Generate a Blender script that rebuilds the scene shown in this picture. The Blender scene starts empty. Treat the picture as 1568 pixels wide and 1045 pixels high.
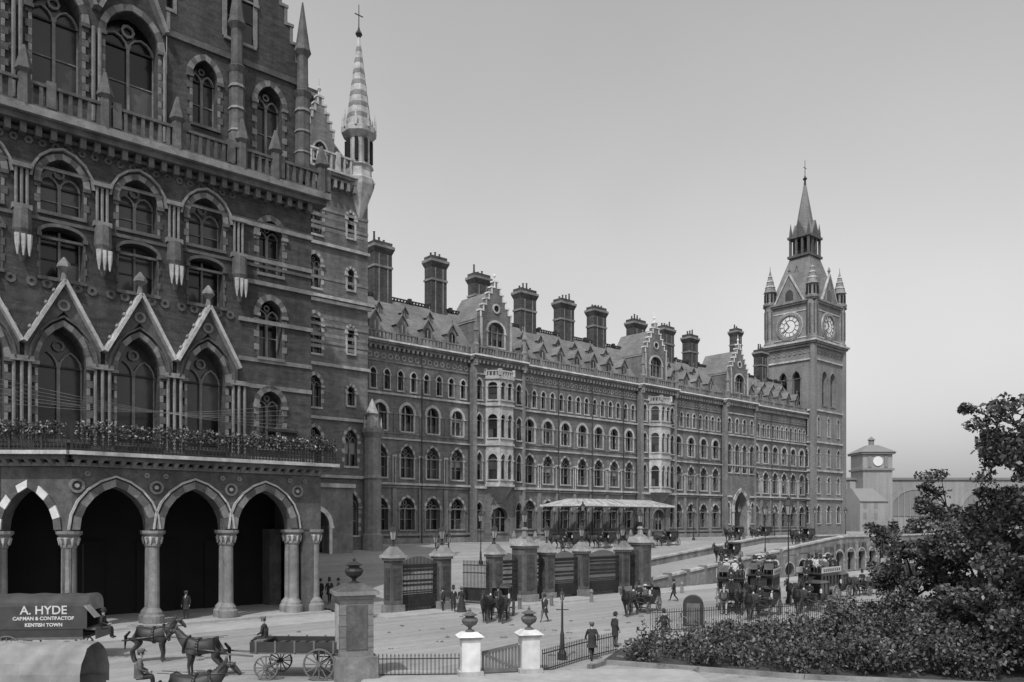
import bpy, math, random
from mathutils import Vector, Matrix
random.seed(11)
Z=Vector((0,0,1))
U=Vector((.744,.668,0)).normalized(); N=Vector((.668,-.744,0)).normalized()
O=Vector((-17.9,100,0))
scene=bpy.context.scene
# ---------------------------------------------------------------- materials
def mat(name,base,rough=.85,scale=.6,amp=.3,bump=0.0,streak=0.0,fine=0.0,island=0.0,spec=.3,metal=0.0,course=0.0,rut=0.0,mid=0.0):
    m=bpy.data.materials.new(name); m.use_nodes=True
    nt=m.node_tree; nd=nt.nodes; L=nt.links
    bs=nd['Principled BSDF']; bs.inputs['Roughness'].default_value=rough
    bs.inputs['Specular IOR Level'].default_value=spec; bs.inputs['Metallic'].default_value=metal
    tc=nd.new('ShaderNodeTexCoord')
    def noise(sc,mp=None,det=5,rot=0):
        n=nd.new('ShaderNodeTexNoise'); n.inputs['Scale'].default_value=sc; n.inputs['Detail'].default_value=det
        if mp:
            k=nd.new('ShaderNodeMapping'); k.vector_type='TEXTURE' if rot else 'POINT'
            k.inputs['Scale'].default_value=mp if not rot else tuple(1/x for x in mp); k.inputs['Rotation'].default_value=(0,0,rot)
            L.new(tc.outputs['Object'],k.inputs[0]); L.new(k.outputs[0],n.inputs['Vector'])
        else: L.new(tc.outputs['Object'],n.inputs['Vector'])
        return n.outputs['Fac']
    def math_(op,a,b):
        n=nd.new('ShaderNodeMath'); n.operation=op
        for i,v in enumerate((a,b)):
            if isinstance(v,(int,float)): n.inputs[i].default_value=v
            else: L.new(v,n.inputs[i])
        return n.outputs[0]
    def centred(o,a): return math_('ADD',math_('MULTIPLY',math_('SUBTRACT',o,.5),a*3.2),1.0)
    v=math_('MULTIPLY',centred(noise(scale),amp),base)
    if streak: v=math_('MULTIPLY',v,centred(noise(1.0,(.9,.9,.07)),streak))
    if mid: v=math_('MULTIPLY',v,centred(noise(2.2,None,4),mid))
    if course: v=math_('MULTIPLY',v,centred(noise(1.0,(.8,.8,5.5),3),course))
    if fine: v=math_('MULTIPLY',v,centred(noise(9.0,None,3),fine))
    if rut: v=math_('MULTIPLY',v,centred(noise(1.0,(.03,1.3,1),4,math.atan2(U.y,U.x)),rut))
    if island:
        g=nd.new('ShaderNodeNewGeometry'); v=math_('MULTIPLY',v,centred(g.outputs['Random Per Island'],island*.6))
    v=math_('MAXIMUM',v,.004)
    L.new(v,bs.inputs['Base Color'])
    if bump:
        b=nd.new('ShaderNodeBump'); b.inputs['Strength'].default_value=bump; b.inputs['Distance'].default_value=.08
        L.new(noise(3.0,None,6),b.inputs['Height']); L.new(b.outputs[0],bs.inputs['Normal'])
    return m
M={}
M['brick']=mat('sooty_brick',.13,.9,.25,.28,.4,.35,.2,course=.3,mid=.25)
M['brickF']=mat('hazed_tower_brick',.17,.9,.25,.2,.3,.25,.2,course=.2,mid=.15)  # lighter copy of the brick: haze put into the tower's base colour
M['brickN']=mat('dark_brick',.052,.9,.3,.32,.4,.4,.25,course=.4,mid=.35)  # darker copy of the brick, mainly for the near wing
M['stone']=mat('weathered_stone',.34,.85,.5,.3,.4,.38,.2,mid=.28)
M['stoneD']=mat('sooty_stone',.17,.85,.5,.32,.4,.38,.2,mid=.28)
M['stoneN']=mat('dark_stone',.085,.85,.6,.4,.4,.4,.25,mid=.35)  # darker copy of the stone, mainly for near surfaces
M['white']=mat('pale_stone',.55,.8,.8,.22,.2,.28,mid=.22)
M['slate']=mat('roof_slate',.15,.6,.3,.3,.3,.2,.35,course=.3)
M['glass']=mat('window_glass',.03,.16,.4,.5,.12,0,0,1.4,spec=.5)
M['blind']=mat('window_blind',.25,.9,1,.3)
M['dark']=mat('painted_shade_interior',.012,.95,.5,.3)  # near-black base colour paints in the shade of the porch and openings
M['iron']=mat('cast_iron',.03,.6,2,.3)
M['road']=mat('dusty_road',.25,.95,.12,.22,.25,0,.14,rut=.22,mid=.14)
M['pave']=mat('paving_stone',.31,.9,.5,.18,.1,0,.1,mid=.14)
M['kerb']=mat('granite_kerb',.36,.8,1,.2)
M['ground']=mat('earth_ground',.18,.95,.05,.25,.3,0,.2)
M['leaf']=mat('foliage',.06,.8,.8,.45,0,0,0,.8)
M['leafL']=mat('foliage_light',.115,.8,.8,.4,0,0,0,.8)
M['flower']=mat('window_box_flowers',.2,.8,3,.6,0,0,0,1.3)
M['bark']=mat('bark',.05,.9,3,.3,.3)
M['skin']=mat('skin',.36,.6,3,.05)
M['coat']=mat('dark_cloth',.03,.9,4,.3)
M['coat2']=mat('grey_cloth',.1,.9,4,.3)
M['shirt']=mat('light_cloth',.42,.9,4,.15)
M['horse']=mat('bay_horse_hair',.04,.55,2,.35)
M['horseG']=mat('grey_horse_hair',.26,.6,2,.3)
M['paint']=mat('dark_carriage_paint',.035,.35,2,.3,spec=.5)
M['paint2']=mat('mid_carriage_paint',.12,.45,2,.25,spec=.4)
M['wood']=mat('worn_wood',.11,.8,3,.35)
M['canvas']=mat('canvas_tilt',.2,.9,1.2,.3,.3,mid=.25)
M['canvasD']=mat('tarred_canvas',.05,.8,1.2,.3,.3,mid=.2)
M['letter']=mat('white_lettering',.48,.7,3,.2)
M['far']=mat('hazed_stock_brick',.24,.9,.1,.2,0,.2,mid=.15)  # pale base colour carries the distance haze of the far buildings
M['farD']=mat('hazed_slate',.18,.9,.1,.15)  # roofs and openings lightened in colour, standing in for distance haze
M['dial']=mat('clock_dial',.6,.5,1,.05)
# ---------------------------------------------------------------- mesh helpers
class Fr:
    def __init__(s,o,u,n): s.o=o;s.u=u;s.n=n
    def p(s,a,b,z): return s.o+s.u*a+s.n*b+Z*z
ID=Fr(Vector((0,0,0)),Vector((1,0,0)),Vector((0,1,0)))
HF=Fr(O,U,N)
class MB:
    def __init__(s): s.v=[];s.f=[];s.m=[];s.k=[]
    def face(s,pts,m):
        if m not in s.k: s.k.append(m)
        i=len(s.v); s.v.extend([tuple(p) for p in pts]); s.f.append(tuple(range(i,i+len(pts)))); s.m.append(s.k.index(m))
    def solid(s,vs,fs,m):
        if m not in s.k: s.k.append(m)
        i=len(s.v); s.v.extend([tuple(p) for p in vs]); k=s.k.index(m)
        for f in fs: s.f.append(tuple(i+j for j in f)); s.m.append(k)
    def mesh(s,name):
        me=bpy.data.meshes.new(name); me.from_pydata(s.v,[],s.f)
        for k in s.k: me.materials.append(M[k])
        me.polygons.foreach_set('material_index',s.m); me.update(); return me
    def obj(s,name,parent=None,smooth=False):
        me=s.mesh(name)
        if smooth: me.polygons.foreach_set('use_smooth',[True]*len(me.polygons))
        o=bpy.data.objects.new(name,me); scene.collection.objects.link(o)
        if parent: o.parent=parent
        return o
def empty(name,loc=(0,0,0),rot=0):
    e=bpy.data.objects.new(name,None); scene.collection.objects.link(e); e.location=loc; e.rotation_euler=(0,0,rot); return e
BF=[(0,1,2,3),(4,7,6,5),(0,4,5,1),(1,5,6,2),(2,6,7,3),(3,7,4,0)]
def box(mb,fr,a0,a1,b0,b1,z0,z1,m):
    p=fr.p; mb.solid([p(a0,b0,z0),p(a1,b0,z0),p(a1,b1,z0),p(a0,b1,z0),p(a0,b0,z1),p(a1,b0,z1),p(a1,b1,z1),p(a0,b1,z1)],BF,m)
def frus(mb,fr,r0,r1,m):
    p=fr.p; A=r0;B=r1
    mb.solid([p(A[0],A[2],A[4]),p(A[1],A[2],A[4]),p(A[1],A[3],A[4]),p(A[0],A[3],A[4]),p(B[0],B[2],B[4]),p(B[1],B[2],B[4]),p(B[1],B[3],B[4]),p(B[0],B[3],B[4])],BF,m)
def beam(mb,p0,p1,w,h,m):
    p0=Vector(p0);p1=Vector(p1); d=(p1-p0).normalized()
    up=Z if abs(d.z)<.98 else Vector((1,0,0))
    sd=d.cross(up).normalized()*w/2; u2=sd.cross(d).normalized()*h/2
    mb.solid([p0-sd-u2,p0+sd-u2,p0+sd+u2,p0-sd+u2,p1-sd-u2,p1+sd-u2,p1+sd+u2,p1-sd+u2],BF,m)
def tube(mb,p0,p1,r0,r1,n,m):
    p0=Vector(p0);p1=Vector(p1); d=(p1-p0).normalized()
    up=Z if abs(d.z)<.9 else Vector((1,0,0))
    x=d.cross(up).normalized(); y=x.cross(d).normalized()
    vs=[]
    for p,r in ((p0,r0),(p1,r1)):
        for i in range(n):
            t=2*math.pi*i/n; vs.append(p+x*r*math.cos(t)+y*r*math.sin(t))
    fs=[(i,(i+1)%n,n+(i+1)%n,n+i) for i in range(n)]+[tuple(range(n)),tuple(range(n,2*n))]
    mb.solid(vs,fs,m)
def lathe(mb,c,prof,n,m,sx=1,sy=1,rot=0):
    c=Vector(c); vs=[];fs=[]
    for r,z in prof:
        for i in range(n):
            t=2*math.pi*(i+.5)/n+rot; vs.append(c+Vector((r*sx*math.cos(t),r*sy*math.sin(t),z)))
    for k in range(len(prof)-1):
        for i in range(n):
            j=(i+1)%n; fs.append((k*n+i,k*n+j,(k+1)*n+j,(k+1)*n+i))
    fs.append(tuple(range(n))); fs.append(tuple(range((len(prof)-1)*n,len(prof)*n)))
    mb.solid(vs,fs,m)
def arch(c,hw,spring,rise,n=5):
    if rise<=0.01: return [(c-hw,spring),(c+hw,spring)]
    if rise<hw*1.02: return [(c-hw*math.cos(math.pi*i/(2*n)),spring+rise*math.sin(math.pi*i/(2*n))) for i in range(2*n+1)]
    cx=(rise*rise-hw*hw)/(2*hw); R=hw+cx; ae=math.acos(-cx/R)
    l=[]
    for i in range(n+1):
        a=math.pi+(ae-math.pi)*i/n; l.append((cx+R*math.cos(a),R*math.sin(a)))
    return [(c+x,spring+z) for x,z in l]+[(c-x,spring+z) for x,z in reversed(l[:-1])]
def archband(mb,fr,c,hw,spring,rise,t,b0,b1,m,n=4):
    P=arch(c,hw,spring,rise,n);Q=arch(c,hw+t,spring,rise+t,n); p=fr.p
    for i in range(len(P)-1):
        mb.face([p(P[i][0],b1,P[i][1]),p(P[i+1][0],b1,P[i+1][1]),p(Q[i+1][0],b1,Q[i+1][1]),p(Q[i][0],b1,Q[i][1])],m)
        mb.face([p(Q[i][0],b1,Q[i][1]),p(Q[i+1][0],b1,Q[i+1][1]),p(Q[i+1][0],b0,Q[i+1][1]),p(Q[i][0],b0,Q[i][1])],m)
        mb.face([p(P[i][0],b1,P[i][1]),p(P[i+1][0],b1,P[i+1][1]),p(P[i+1][0],b0,P[i+1][1]),p(P[i][0],b0,P[i][1])],m)
def win(B,fr,a0,a1,z0,z1,c,hw,sill,spring,rise,depth=.45,b=0,wall='brick',reveal=None,trim='stone',tw=.22,tp=.09,mull=1,transom=True,open_=False,alt=None,blind=None,sillm=True,tracery=False,frame='stoneD',quoin=False):
    W,T,G=B
    p=fr.p; P=arch(c,hw,spring,rise); q=lambda *l:[p(x,b,z) for x,z in l]
    W.face(q((a0,z0),(c-hw,z0),(c-hw,z1),(a0,z1)),wall); W.face(q((c+hw,z0),(a1,z0),(a1,z1),(c+hw,z1)),wall)
    if sill>z0+.001: W.face(q((c-hw,z0),(c+hw,z0),(c+hw,sill),(c-hw,sill)),wall)
    for (x0,y0),(x1,y1) in zip(P,P[1:]): W.face(q((x0,y0),(x1,y1),(x1,z1),(x0,z1)),wall)
    out=[(c-hw,sill)]+P+[(c+hw,sill)]
    rv=reveal or wall
    for (x0,y0),(x1,y1) in zip(out,out[1:]): W.face([p(x0,b,y0),p(x1,b,y1),p(x1,b-depth,y1),p(x0,b-depth,y0)],rv)
    if not open_:
        W.face([p(c-hw,b,sill),p(c+hw,b,sill),p(c+hw,b-depth,sill),p(c-hw,b-depth,sill)],rv)
        zmid=(sill+spring)/2
        G.face([p(c-hw,b-depth,sill),p(c,b-depth+random.uniform(-.02,.02),sill),p(c,b-depth+random.uniform(-.02,.02),zmid),p(c-hw,b-depth,zmid)],'glass')
        G.face([p(c,b-depth,sill),p(c+hw,b-depth+random.uniform(-.02,.02),sill),p(c+hw,b-depth+random.uniform(-.02,.02),zmid),p(c,b-depth,zmid)],'glass')
        G.face([p(x,b-depth,z) for x,z in [(c-hw,zmid)]+P+[(c+hw,zmid)]],'glass')
        bl=random.random() if blind is None else blind
        if bl<.4 :
            zz=spring-(spring-sill)*random.choice((0.05,.2,.35,.5)); G.face([p(c-hw*.97,b-depth+.03,zz),p(c+hw*.97,b-depth+.03,zz),p(c+hw*.97,b-depth+.03,spring-.05),p(c-hw*.97,b-depth+.03,spring-.05)],'blind')
        bd=b-depth
        for k in range(mull):
            x=c-hw+2*hw*(k+1)/(mull+1); w_=.06 if not tracery else .09
            box(T,fr,x-w_,x+w_,bd+.03,bd+.2,sill,spring+rise*((.6 if mull>1 else .8) if not tracery else .12),frame)
        if transom: box(T,fr,c-hw,c+hw,bd+.035,bd+.15,spring-.1,spring+.02,frame if not tracery else 'iron')
        zm=(sill+spring)/2; box(T,fr,c-hw,c+hw,bd+.032,bd+.08,zm-.04,zm+.04,'stoneD' if tracery else 'iron')
        for s in (-1,1): box(T,fr,min(c+s*hw,c+s*(hw-.07)),max(c+s*hw,c+s*(hw-.07)),bd+.034,bd+.1,sill,spring,frame)
        if tracery and rise>0:
            for s in (-1,1): archband(T,fr,c+s*hw/2,hw/2-.1,spring-.1,rise*.42,.1,bd+.03,bd+.22,frame,3)
            ring(T,fr,c,spring+rise*.56,hw*.17,hw*.27,bd+.04,bd+.2,frame,8)
    if sillm: box(T,fr,c-hw-.15,c+hw+.15,b+.003,b+.16,sill-.2,sill,trim)
    if trim and tw>0:
        Q=arch(c,hw+tw,spring,rise+tw if rise>0 else 0)
        if rise>0:
            for i in range(len(P)-1):
                mm=trim if (alt is None or i%2==0) else alt
                T.face([p(P[i][0],b+tp,P[i][1]),p(P[i+1][0],b+tp,P[i+1][1]),p(Q[i+1][0],b+tp,Q[i+1][1]),p(Q[i][0],b+tp,Q[i][1])],mm)
                T.face([p(Q[i][0],b+tp,Q[i][1]),p(Q[i+1][0],b+tp,Q[i+1][1]),p(Q[i+1][0],b,Q[i+1][1]),p(Q[i][0],b,Q[i][1])],mm)
                T.face([p(P[i][0],b+tp,P[i][1]),p(P[i+1][0],b+tp,P[i+1][1]),p(P[i+1][0],b,P[i+1][1]),p(P[i][0],b,P[i][1])],mm)
        else: box(T,fr,c-hw-tw,c+hw+tw,b+.004,b+tp,spring,spring+.3,trim)
        if not open_:
            for sx in (-1,1):
                if quoin:
                    zz=sill;k=0
                    while zz<spring-.3:
                        x0=c+sx*hw; x1=c+sx*(hw+tw*(.9 if k%2 else .45)); box(T,fr,min(x0,x1),max(x0,x1),b+.004,b+tp*.6,zz,min(zz+.42,spring-.23),trim if k%2 else (alt or trim)); zz+=.45;k+=1
                else:
                    x0=c+sx*hw; x1=c+sx*(hw+tw*.7); box(T,fr,min(x0,x1),max(x0,x1),b+.004,b+tp*.9,sill,spring,trim)
                x0=c+sx*(hw-.05); x1=c+sx*(hw+tw); box(T,fr,min(x0,x1),max(x0,x1),b+.002,b+tp+.1,spring-.22,spring-.002,trim)
def ring(mb,fr,c,z,r0,r1,b0,b1,m,n=12):
    for i in range(n):
        t0=2*math.pi*i/n;t1=2*math.pi*(i+1)/n
        f=lambda r,t,b: fr.p(c+r*math.cos(t),b,z+r*math.sin(t))
        mb.face([f(r0,t0,b1),f(r0,t1,b1),f(r1,t1,b1),f(r1,t0,b1)],m)
        mb.face([f(r1,t0,b1),f(r1,t1,b1),f(r1,t1,b0),f(r1,t0,b0)],m)
        mb.face([f(r0,t0,b1),f(r0,t1,b1),f(r0,t1,b0),f(r0,t0,b0)],m)
def wallq(mb,fr,a0,a1,z0,z1,m,b=0): mb.face([fr.p(a0,b,z0),fr.p(a1,b,z0),fr.p(a1,b,z1),fr.p(a0,b,z1)],m)
def chimney(mb,fr,a,b,z0,z1,w=2.8,d=1.4,m='brickN'):
    box(mb,fr,a-w/2,a+w/2,b-d/2,b+d/2,z0,z1-1.6,m)
    box(mb,fr,a-w/2-.12,a+w/2+.12,b-d/2-.12,b+d/2+.12,z1-4.2,z1-3.9,'stoneD')
    frus(mb,fr,(a-w/2-.01,a+w/2+.01,b-d/2-.01,b+d/2+.01,z1-2.3),(a-w/2-.3,a+w/2+.3,b-d/2-.3,b+d/2+.3,z1-1.6),m)
    box(mb,fr,a-w/2-.3,a+w/2+.3,b-d/2-.3,b+d/2+.3,z1-1.6,z1-1.25,'stoneD')
    box(mb,fr,a-w/2-.05,a+w/2+.05,b-d/2-.05,b+d/2+.05,z1-1.25,z1-.75,m)
    for k in range(int(w//.75)):
        x=a-w/2+.45+k*.75
        if x<a+w/2-.1:
            h=random.uniform(.3,1.3); lathe(mb,fr.p(x,b,0),[(.22,z1-.75),(.15,z1-.6+h*.3),(.13,z1-.75+h),(.19,z1-.7+h)],6,'brickN')
    for k in (-1,1):
        box(mb,fr,a+k*w*.25-.08,a+k*w*.25+.08,b+d/2,b+d/2+.06,z0,z1-2.4,'stoneD')
def dormer(W,T,fr,a,z,w,h,b0,slope):
    back=b0+slope*(h+w*.8)-.3
    wallq(W,fr,a-w/2,a+w/2,z,z+h,'stoneD',b0)
    W.face([fr.p(a-w/2,b0,z+h),fr.p(a+w/2,b0,z+h),fr.p(a,b0,z+h+w*.75)],'stoneD')
    for s in (-1,1): W.face([fr.p(a+s*w/2,b0,z),fr.p(a+s*w/2,b0,z+h),fr.p(a+s*w/2,back,z+h),fr.p(a+s*w/2,back,z)],'slate')
    e=.18
    for s in (-1,1):
        W.face([fr.p(a+s*(w/2+e),b0+.15,z+h-.15),fr.p(a,b0+.15,z+h+w*.8),fr.p(a,back-.6,z+h+w*.8),fr.p(a+s*(w/2+e),back-.6,z+h-.15)],'slate')
        beam(T,fr.p(a+s*(w/2+e),b0+.16,z+h-.2),fr.p(a,b0+.16,z+h+w*.78),.16,.12,'stoneD')
    P=arch(a,w*.3,z+h*.75,w*.35)
    T.face([fr.p(x,b0+.02,zz) for x,zz in [(a-w*.3,z+h*.2)]+P+[(a+w*.3,z+h*.2)]],'glass')
    box(T,fr,a-.04,a+.04,b0+.03,b0+.06,z+h*.2,z+h*.9,'stone')
    lathe(T,fr.p(a,b0+.1,z+h+w*.75),[(.07,0),(.05,.4),(.12,.5),(.01,.8)],5,'stoneD')
def stepped(W,T,fr,c,hw,z0,apex,b,th,n=6,wall='brick',cop='stone',minw=.35):
    for k in range(n):
        w=hw-(hw-minw)*k/(n-1)*1.0; za=z0+(apex-z0)*k/n; zb=z0+(apex-z0)*(k+1)/n
        box(W,fr,c-w,c+w,b-th,b,za,zb,wall)
        wn=hw-(hw-minw)*(k+1)/(n-1) if k<n-1 else 0
        for s in (-1,1):
            x0=c+s*wn; x1=c+s*(w+.08); box(T,fr,min(x0,x1),max(x0,x1),b-th-.06,b+.1,zb,zb+.2,cop)
            x0=c+s*(w-.2); x1=c+s*(w+.02); box(T,fr,min(x0,x1),max(x0,x1),b+.003,b+.05,za,zb-.002,cop)
    lathe(T,fr.p(c,b-th/2,apex+.15),[(.16,0),(.1,.5),(.24,.8),(.06,1.1),(.02,1.9)],6,cop)
def balus(T,fr,a0,a1,b,z,h=1.0,step=.55,m='stone',bw=.3):
    box(T,fr,a0,a1,b-bw/2,b+bw/2,z,z+.18,m); box(T,fr,a0,a1,b-bw/2,b+bw/2,z+h-.18,z+h,m)
    n=int((a1-a0)/step)
    for i in range(n+1):
        x=a0+(a1-a0)*i/max(n,1); w=.1 if i%7 else .24
        box(T,fr,x-w,x+w,b-.1 if i%7 else b-.2,b+.1 if i%7 else b+.2,z+.18,z+h-.18 if i%7 else z+h+.2,m)
def cornice(T,fr,a0,a1,z,m='stone',proj=.6,dent=True,b=0):
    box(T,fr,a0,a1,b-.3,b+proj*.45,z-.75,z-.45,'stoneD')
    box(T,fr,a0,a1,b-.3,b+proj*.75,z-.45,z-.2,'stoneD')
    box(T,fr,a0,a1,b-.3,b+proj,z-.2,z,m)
    if dent:
        n=int((a1-a0)/.7)
        for i in range(n):
            x=a0+(i+.5)*(a1-a0)/n; box(T,fr,x-.15,x+.15,b+.002,b+proj*.7,z-1.15,z-.752,'stoneD')
# ================================================================ MAIN HOTEL RANGE
hotel=empty('grand_railway_hotel')
W,T,G,R=MB(),MB(),MB(),MB(); B=(W,T,G)
GZ=3.5
def bays(a0,a1,n,b,drain=True):
    w=(a1-a0)/n
    for i in range(n):
        x0=a0+i*w; x1=x0+w; c=(x0+x1)/2
        win(B,HF,x0,x1,GZ-.5,11,c,min(1.15,w*.32),5.4,8.0,1.5,b=b,depth=.7,tw=.3,trim='stoneD',alt='stone',tracery=True,blind=.9)
        win(B,HF,x0,x1,11,17,c,min(1.0,w*.29),12.0,14.6,1.5,b=b,depth=.6,tw=.28,trim='stone',alt='stoneD',tracery=True)
        win(B,HF,x0,x1,17,22.4,c,min(.95,w*.28),17.9,20.2,1.05,b=b,depth=.6,tw=.38,trim='stone',alt='stone',frame='stone')
        k=w/2
        for j in range(2):
            cc=x0+k*(j+.5)
            win(B,HF,x0+k*j,x0+k*(j+1),22.4,26.6,cc,.42 if w>3.2 else .36,23.0,24.9,.6,b=b,depth=.45,tw=.17,trim='stone',mull=0,blind=.9,transom=False)
        wallq(W,HF,x0,x1,26.6,29,'brick',b)
        for j in range(4):
            cc=x0+w*(j+.5)/4; ring(T,HF,cc,27.1,.26,.36,b,b+.06,'stone',8)
        if i>0:
            for dx in (-.2,.2): tube(T,HF.p(x0+dx,b+.12,11.3),HF.p(x0+dx,b+.12,14.6),.08,.08,6,'stone')
            box(T,HF,x0-.35,x0+.35,b+.003,b+.25,14.6,14.85,'stone')
            tube(T,HF.p(x0,b+.1,17.4),HF.p(x0,b+.1,20.2),.07,.07,6,'stoneD')
            box(T,HF,x0-.3,x0+.3,b+.003,b+.22,GZ,10.6,'stoneD')
            if i%2==0: tube(T,HF.p(x0+.05,b+.35,GZ),HF.p(x0+.05,b+.35,28),.07,.07,5,'iron')
    for z,h,pj,m in ((4.6,.3,.3,'stoneD'),(8.0,.14,.05,'stoneD'),(10.7,.22,.2,'stoneD'),(11.05,.28,.38,'stone'),(14.45,.14,.05,'stoneD'),(16.75,.2,.25,'stone'),(17.5,.14,.1,'stoneD'),(20.0,.14,.05,'stoneD'),(22.3,.26,.24,'stone'),(24.7,.1,.04,'stoneD'),(26.35,.18,.12,'stoneD')):
        box(T,HF,a0,a1,b+.003,b+pj,z,z+h,m)
    box(T,HF,a0,a1,b-.2,b+.25,GZ-1,4.3,'stoneD')
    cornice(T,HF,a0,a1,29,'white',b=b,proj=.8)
    balus(T,HF,a0,a1,b+.2,29.02,1.15,m='stoneD')
    if drain:
        for x in (a0+.15,a1-.15): tube(T,HF.p(x,b+.15,GZ),HF.p(x,b+.15,28),.09,.09,5,'iron')
seg=[(0,16.2,4,0),(16.2,25.6,0,.9),(25.6,51.6,7,0),(51.6,61,0,.9),(61,76,4,0),(76,86,0,.9),(86,107,6,0)]
def oriel(c,z0,z1,b):
    pr=1.5; fw=1.25; bw=2.5
    p0=HF.p(c-bw,b,0);p1=HF.p(c-fw,b+pr,0);p2=HF.p(c+fw,b+pr,0);p3=HF.p(c+bw,b,0)
    for A,C in ((p0,p1),(p1,p2),(p2,p3)):
        u=(C-A); L=u.length; u=u/L; n=Vector((u.y,-u.x,0))
        f=Fr(A,u,n); nw=1 if L<2.2 else 2
        for (za,zb,si,sp,ri) in ((z0,17,12.2,14.9,.8),(17,22.4,17.9,20.5,.6),(22.4,z1,23.1,25.0,.5)):
            for j in range(nw):
                x0=L*j/nw;x1=L*(j+1)/nw
                win(B,f,x0,x1,za,zb,(x0+x1)/2,(x1-x0)*.33,si,sp,ri,depth=.3,wall='stone',trim='stone',tw=.12,tp=.05,mull=0,blind=.8)
        for z in (z0,16.8,22.2,z1-.3): box(T,f,-.05,L+.05,.003,.2,z,z+.3,'stone')
        balus(T,f,0,L,.05,z1,.9,.4)
    T.face([p0+Z*z1,p1+Z*z1,p2+Z*z1,p3+Z*z1],'stone')
    q=[HF.p(c-.6,b,z0-2.2),HF.p(c-.25,b+.25,z0-2.2),HF.p(c+.25,b+.25,z0-2.2),HF.p(c+.6,b,z0-2.2)]
    t=[x+Z*z0 for x in (p0,p1,p2,p3)]
    for i in range(3): T.face([q[i],q[i+1],t[i+1],t[i]],'stoneD')
    T.face(q,'stoneD')
for a0,a1,n,b in seg:
    if n: bays(a0,a1,n,b)
    else:
        c=(a0+a1)/2
        ent=(a0==76)
        if ent:
            win(B,HF,a0+2,a1-2,GZ-.5,14.2,c,2.3,GZ-.5,8.4,3.6,b=b,depth=4,wall='brick',reveal='stoneD',trim='stone',alt='stoneD',tw=.7,tp=.2,mull=0,transom=False,blind=.9,sillm=False)
            for x in (a0,a1-2): win(B,HF,x,x+2,GZ-.5,14.2,x+1,.5,6,9,1,b=b,mull=0)
            for k in range(4):
                x0=a0+(a1-a0)*k/4; x1=a0+(a1-a0)*(k+1)/4
                win(B,HF,x0,x1,14.2,22.4,(x0+x1)/2,.75,15.5,19.6,1.2,b=b,mull=1,tw=.3,alt='stoneD')
                win(B,HF,x0,x1,22.4,26.6,(x0+x1)/2,.5,23,24.9,.7,b=b,mull=0)
            wallq(W,HF,a0,a1,26.6,29,'brick',b)
        else:
            win(B,HF,c-2.6,c+2.6,GZ-.5,9,c,1.5,5,7,1.4,b=b,mull=2,depth=.6,trim='stoneD')
            wallq(W,HF,c-2.6,c+2.6,9,29,'brick',b)
            for x0,x1 in ((a0,c-2.6),(c+2.6,a1)):
                cc=(x0+x1)/2
                win(B,HF,x0,x1,GZ-.5,11,cc,.6,5.4,8,1.1,b=b,mull=0,trim='stoneD')
                win(B,HF,x0,x1,11,17,cc,.5,12.1,14.8,1.1,b=b,mull=0)
                win(B,HF,x0,x1,17,22.4,cc,.5,17.9,20.2,.9,b=b,mull=0)
                win(B,HF,x0,x1,22.4,29,cc,.5,23,25,.8,b=b,mull=0)
            oriel(c,11.2,26.2,b)
        for x in (a0,a1): W.face([HF.p(x,0,GZ-.5),HF.p(x,b,GZ-.5),HF.p(x,b,29),HF.p(x,0,29)],'brick')
        for z,h,pj in ((10.9,.35,.3),(16.75,.2,.2),(22.3,.26,.2),(26.4,.2,.15)):
            for x0,x1 in (((a0,c-2.55),(c+2.55,a1)) if not ent else ((a0,c-3.1 if z<14 else a1),(c+3.1,a1))[:(2 if z<14 else 1)]):
                box(T,HF,x0,x1,b+.003,b+pj,z,z+h,'stone')
        for x in (a0+.25,a1-.25):
            box(T,HF,x-.25,x+.25,b+.003,b+.25,GZ,28,'stoneD')
            lathe(T,HF.p(x,b+.3,0),[(.35,27.5),(.42,30),(.5,30.3),(.3,30.6),(.26,32),(.4,32.2),(.02,34.2)],6,'stoneD')
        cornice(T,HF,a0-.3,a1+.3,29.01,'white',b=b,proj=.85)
        balus(T,HF,a0,a1,b+.3,29.03,1.15,m='stoneD')
        gc=c-.4 if not ent else c
        win(B,HF,gc-2.8,gc+2.8,29,34.4,gc,1.5,30.6,32.7,1.3,b=b-.25,depth=.5,mull=2,trim='stone',tw=.3,tracery=False,blind=.9)
        for s in (-1,1): W.face([HF.p(gc+s*2.8,b-.25,29),HF.p(gc+s*2.8,b-.25,34.4),HF.p(gc+s*2.8,-6,34.4),HF.p(gc+s*2.8,-6,29)],'brick')
        for s in (-1,1): box(T,HF,min(gc+s*2.55,gc+s*2.85),max(gc+s*2.55,gc+s*2.85),b-.24,b-.1,30,34.3,'stone')
        stepped(W,T,HF,gc,2.85,34.4,39.6,b-.25,.7,6,'brick','white')
        ring(T,HF,gc,35.9,.45,.7,b-.24,b-.12,'stone',12)
        T.face([HF.p(gc+.45*math.cos(t*.524),b-.22,35.9+.45*math.sin(t*.524)) for t in range(12)],'dark')
        for s in (-1,1): R.face([HF.p(gc+s*2.9,b-.95,34.0),HF.p(gc,b-.95,38.6),HF.p(gc,-7,38.6),HF.p(gc+s*2.9,-7,34.0)],'slate')
R.face([HF.p(0,-.4,29.4),HF.p(107,-.4,29.4),HF.p(107,-5.8,36),HF.p(0,-5.8,36)],'slate')
R.face([HF.p(0,-5.8,36),HF.p(107,-5.8,36),HF.p(107,-10,36),HF.p(0,-10,36)],'slate')
R.face([HF.p(0,-10,36),HF.p(107,-10,36),HF.p(107,-15.5,29),HF.p(0,-15.5,29)],'slate')
R.face([HF.p(0,0,29.01),HF.p(107,0,29.01),HF.p(107,-16,29.01),HF.p(0,-16,29.01)],'slate')
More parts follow.
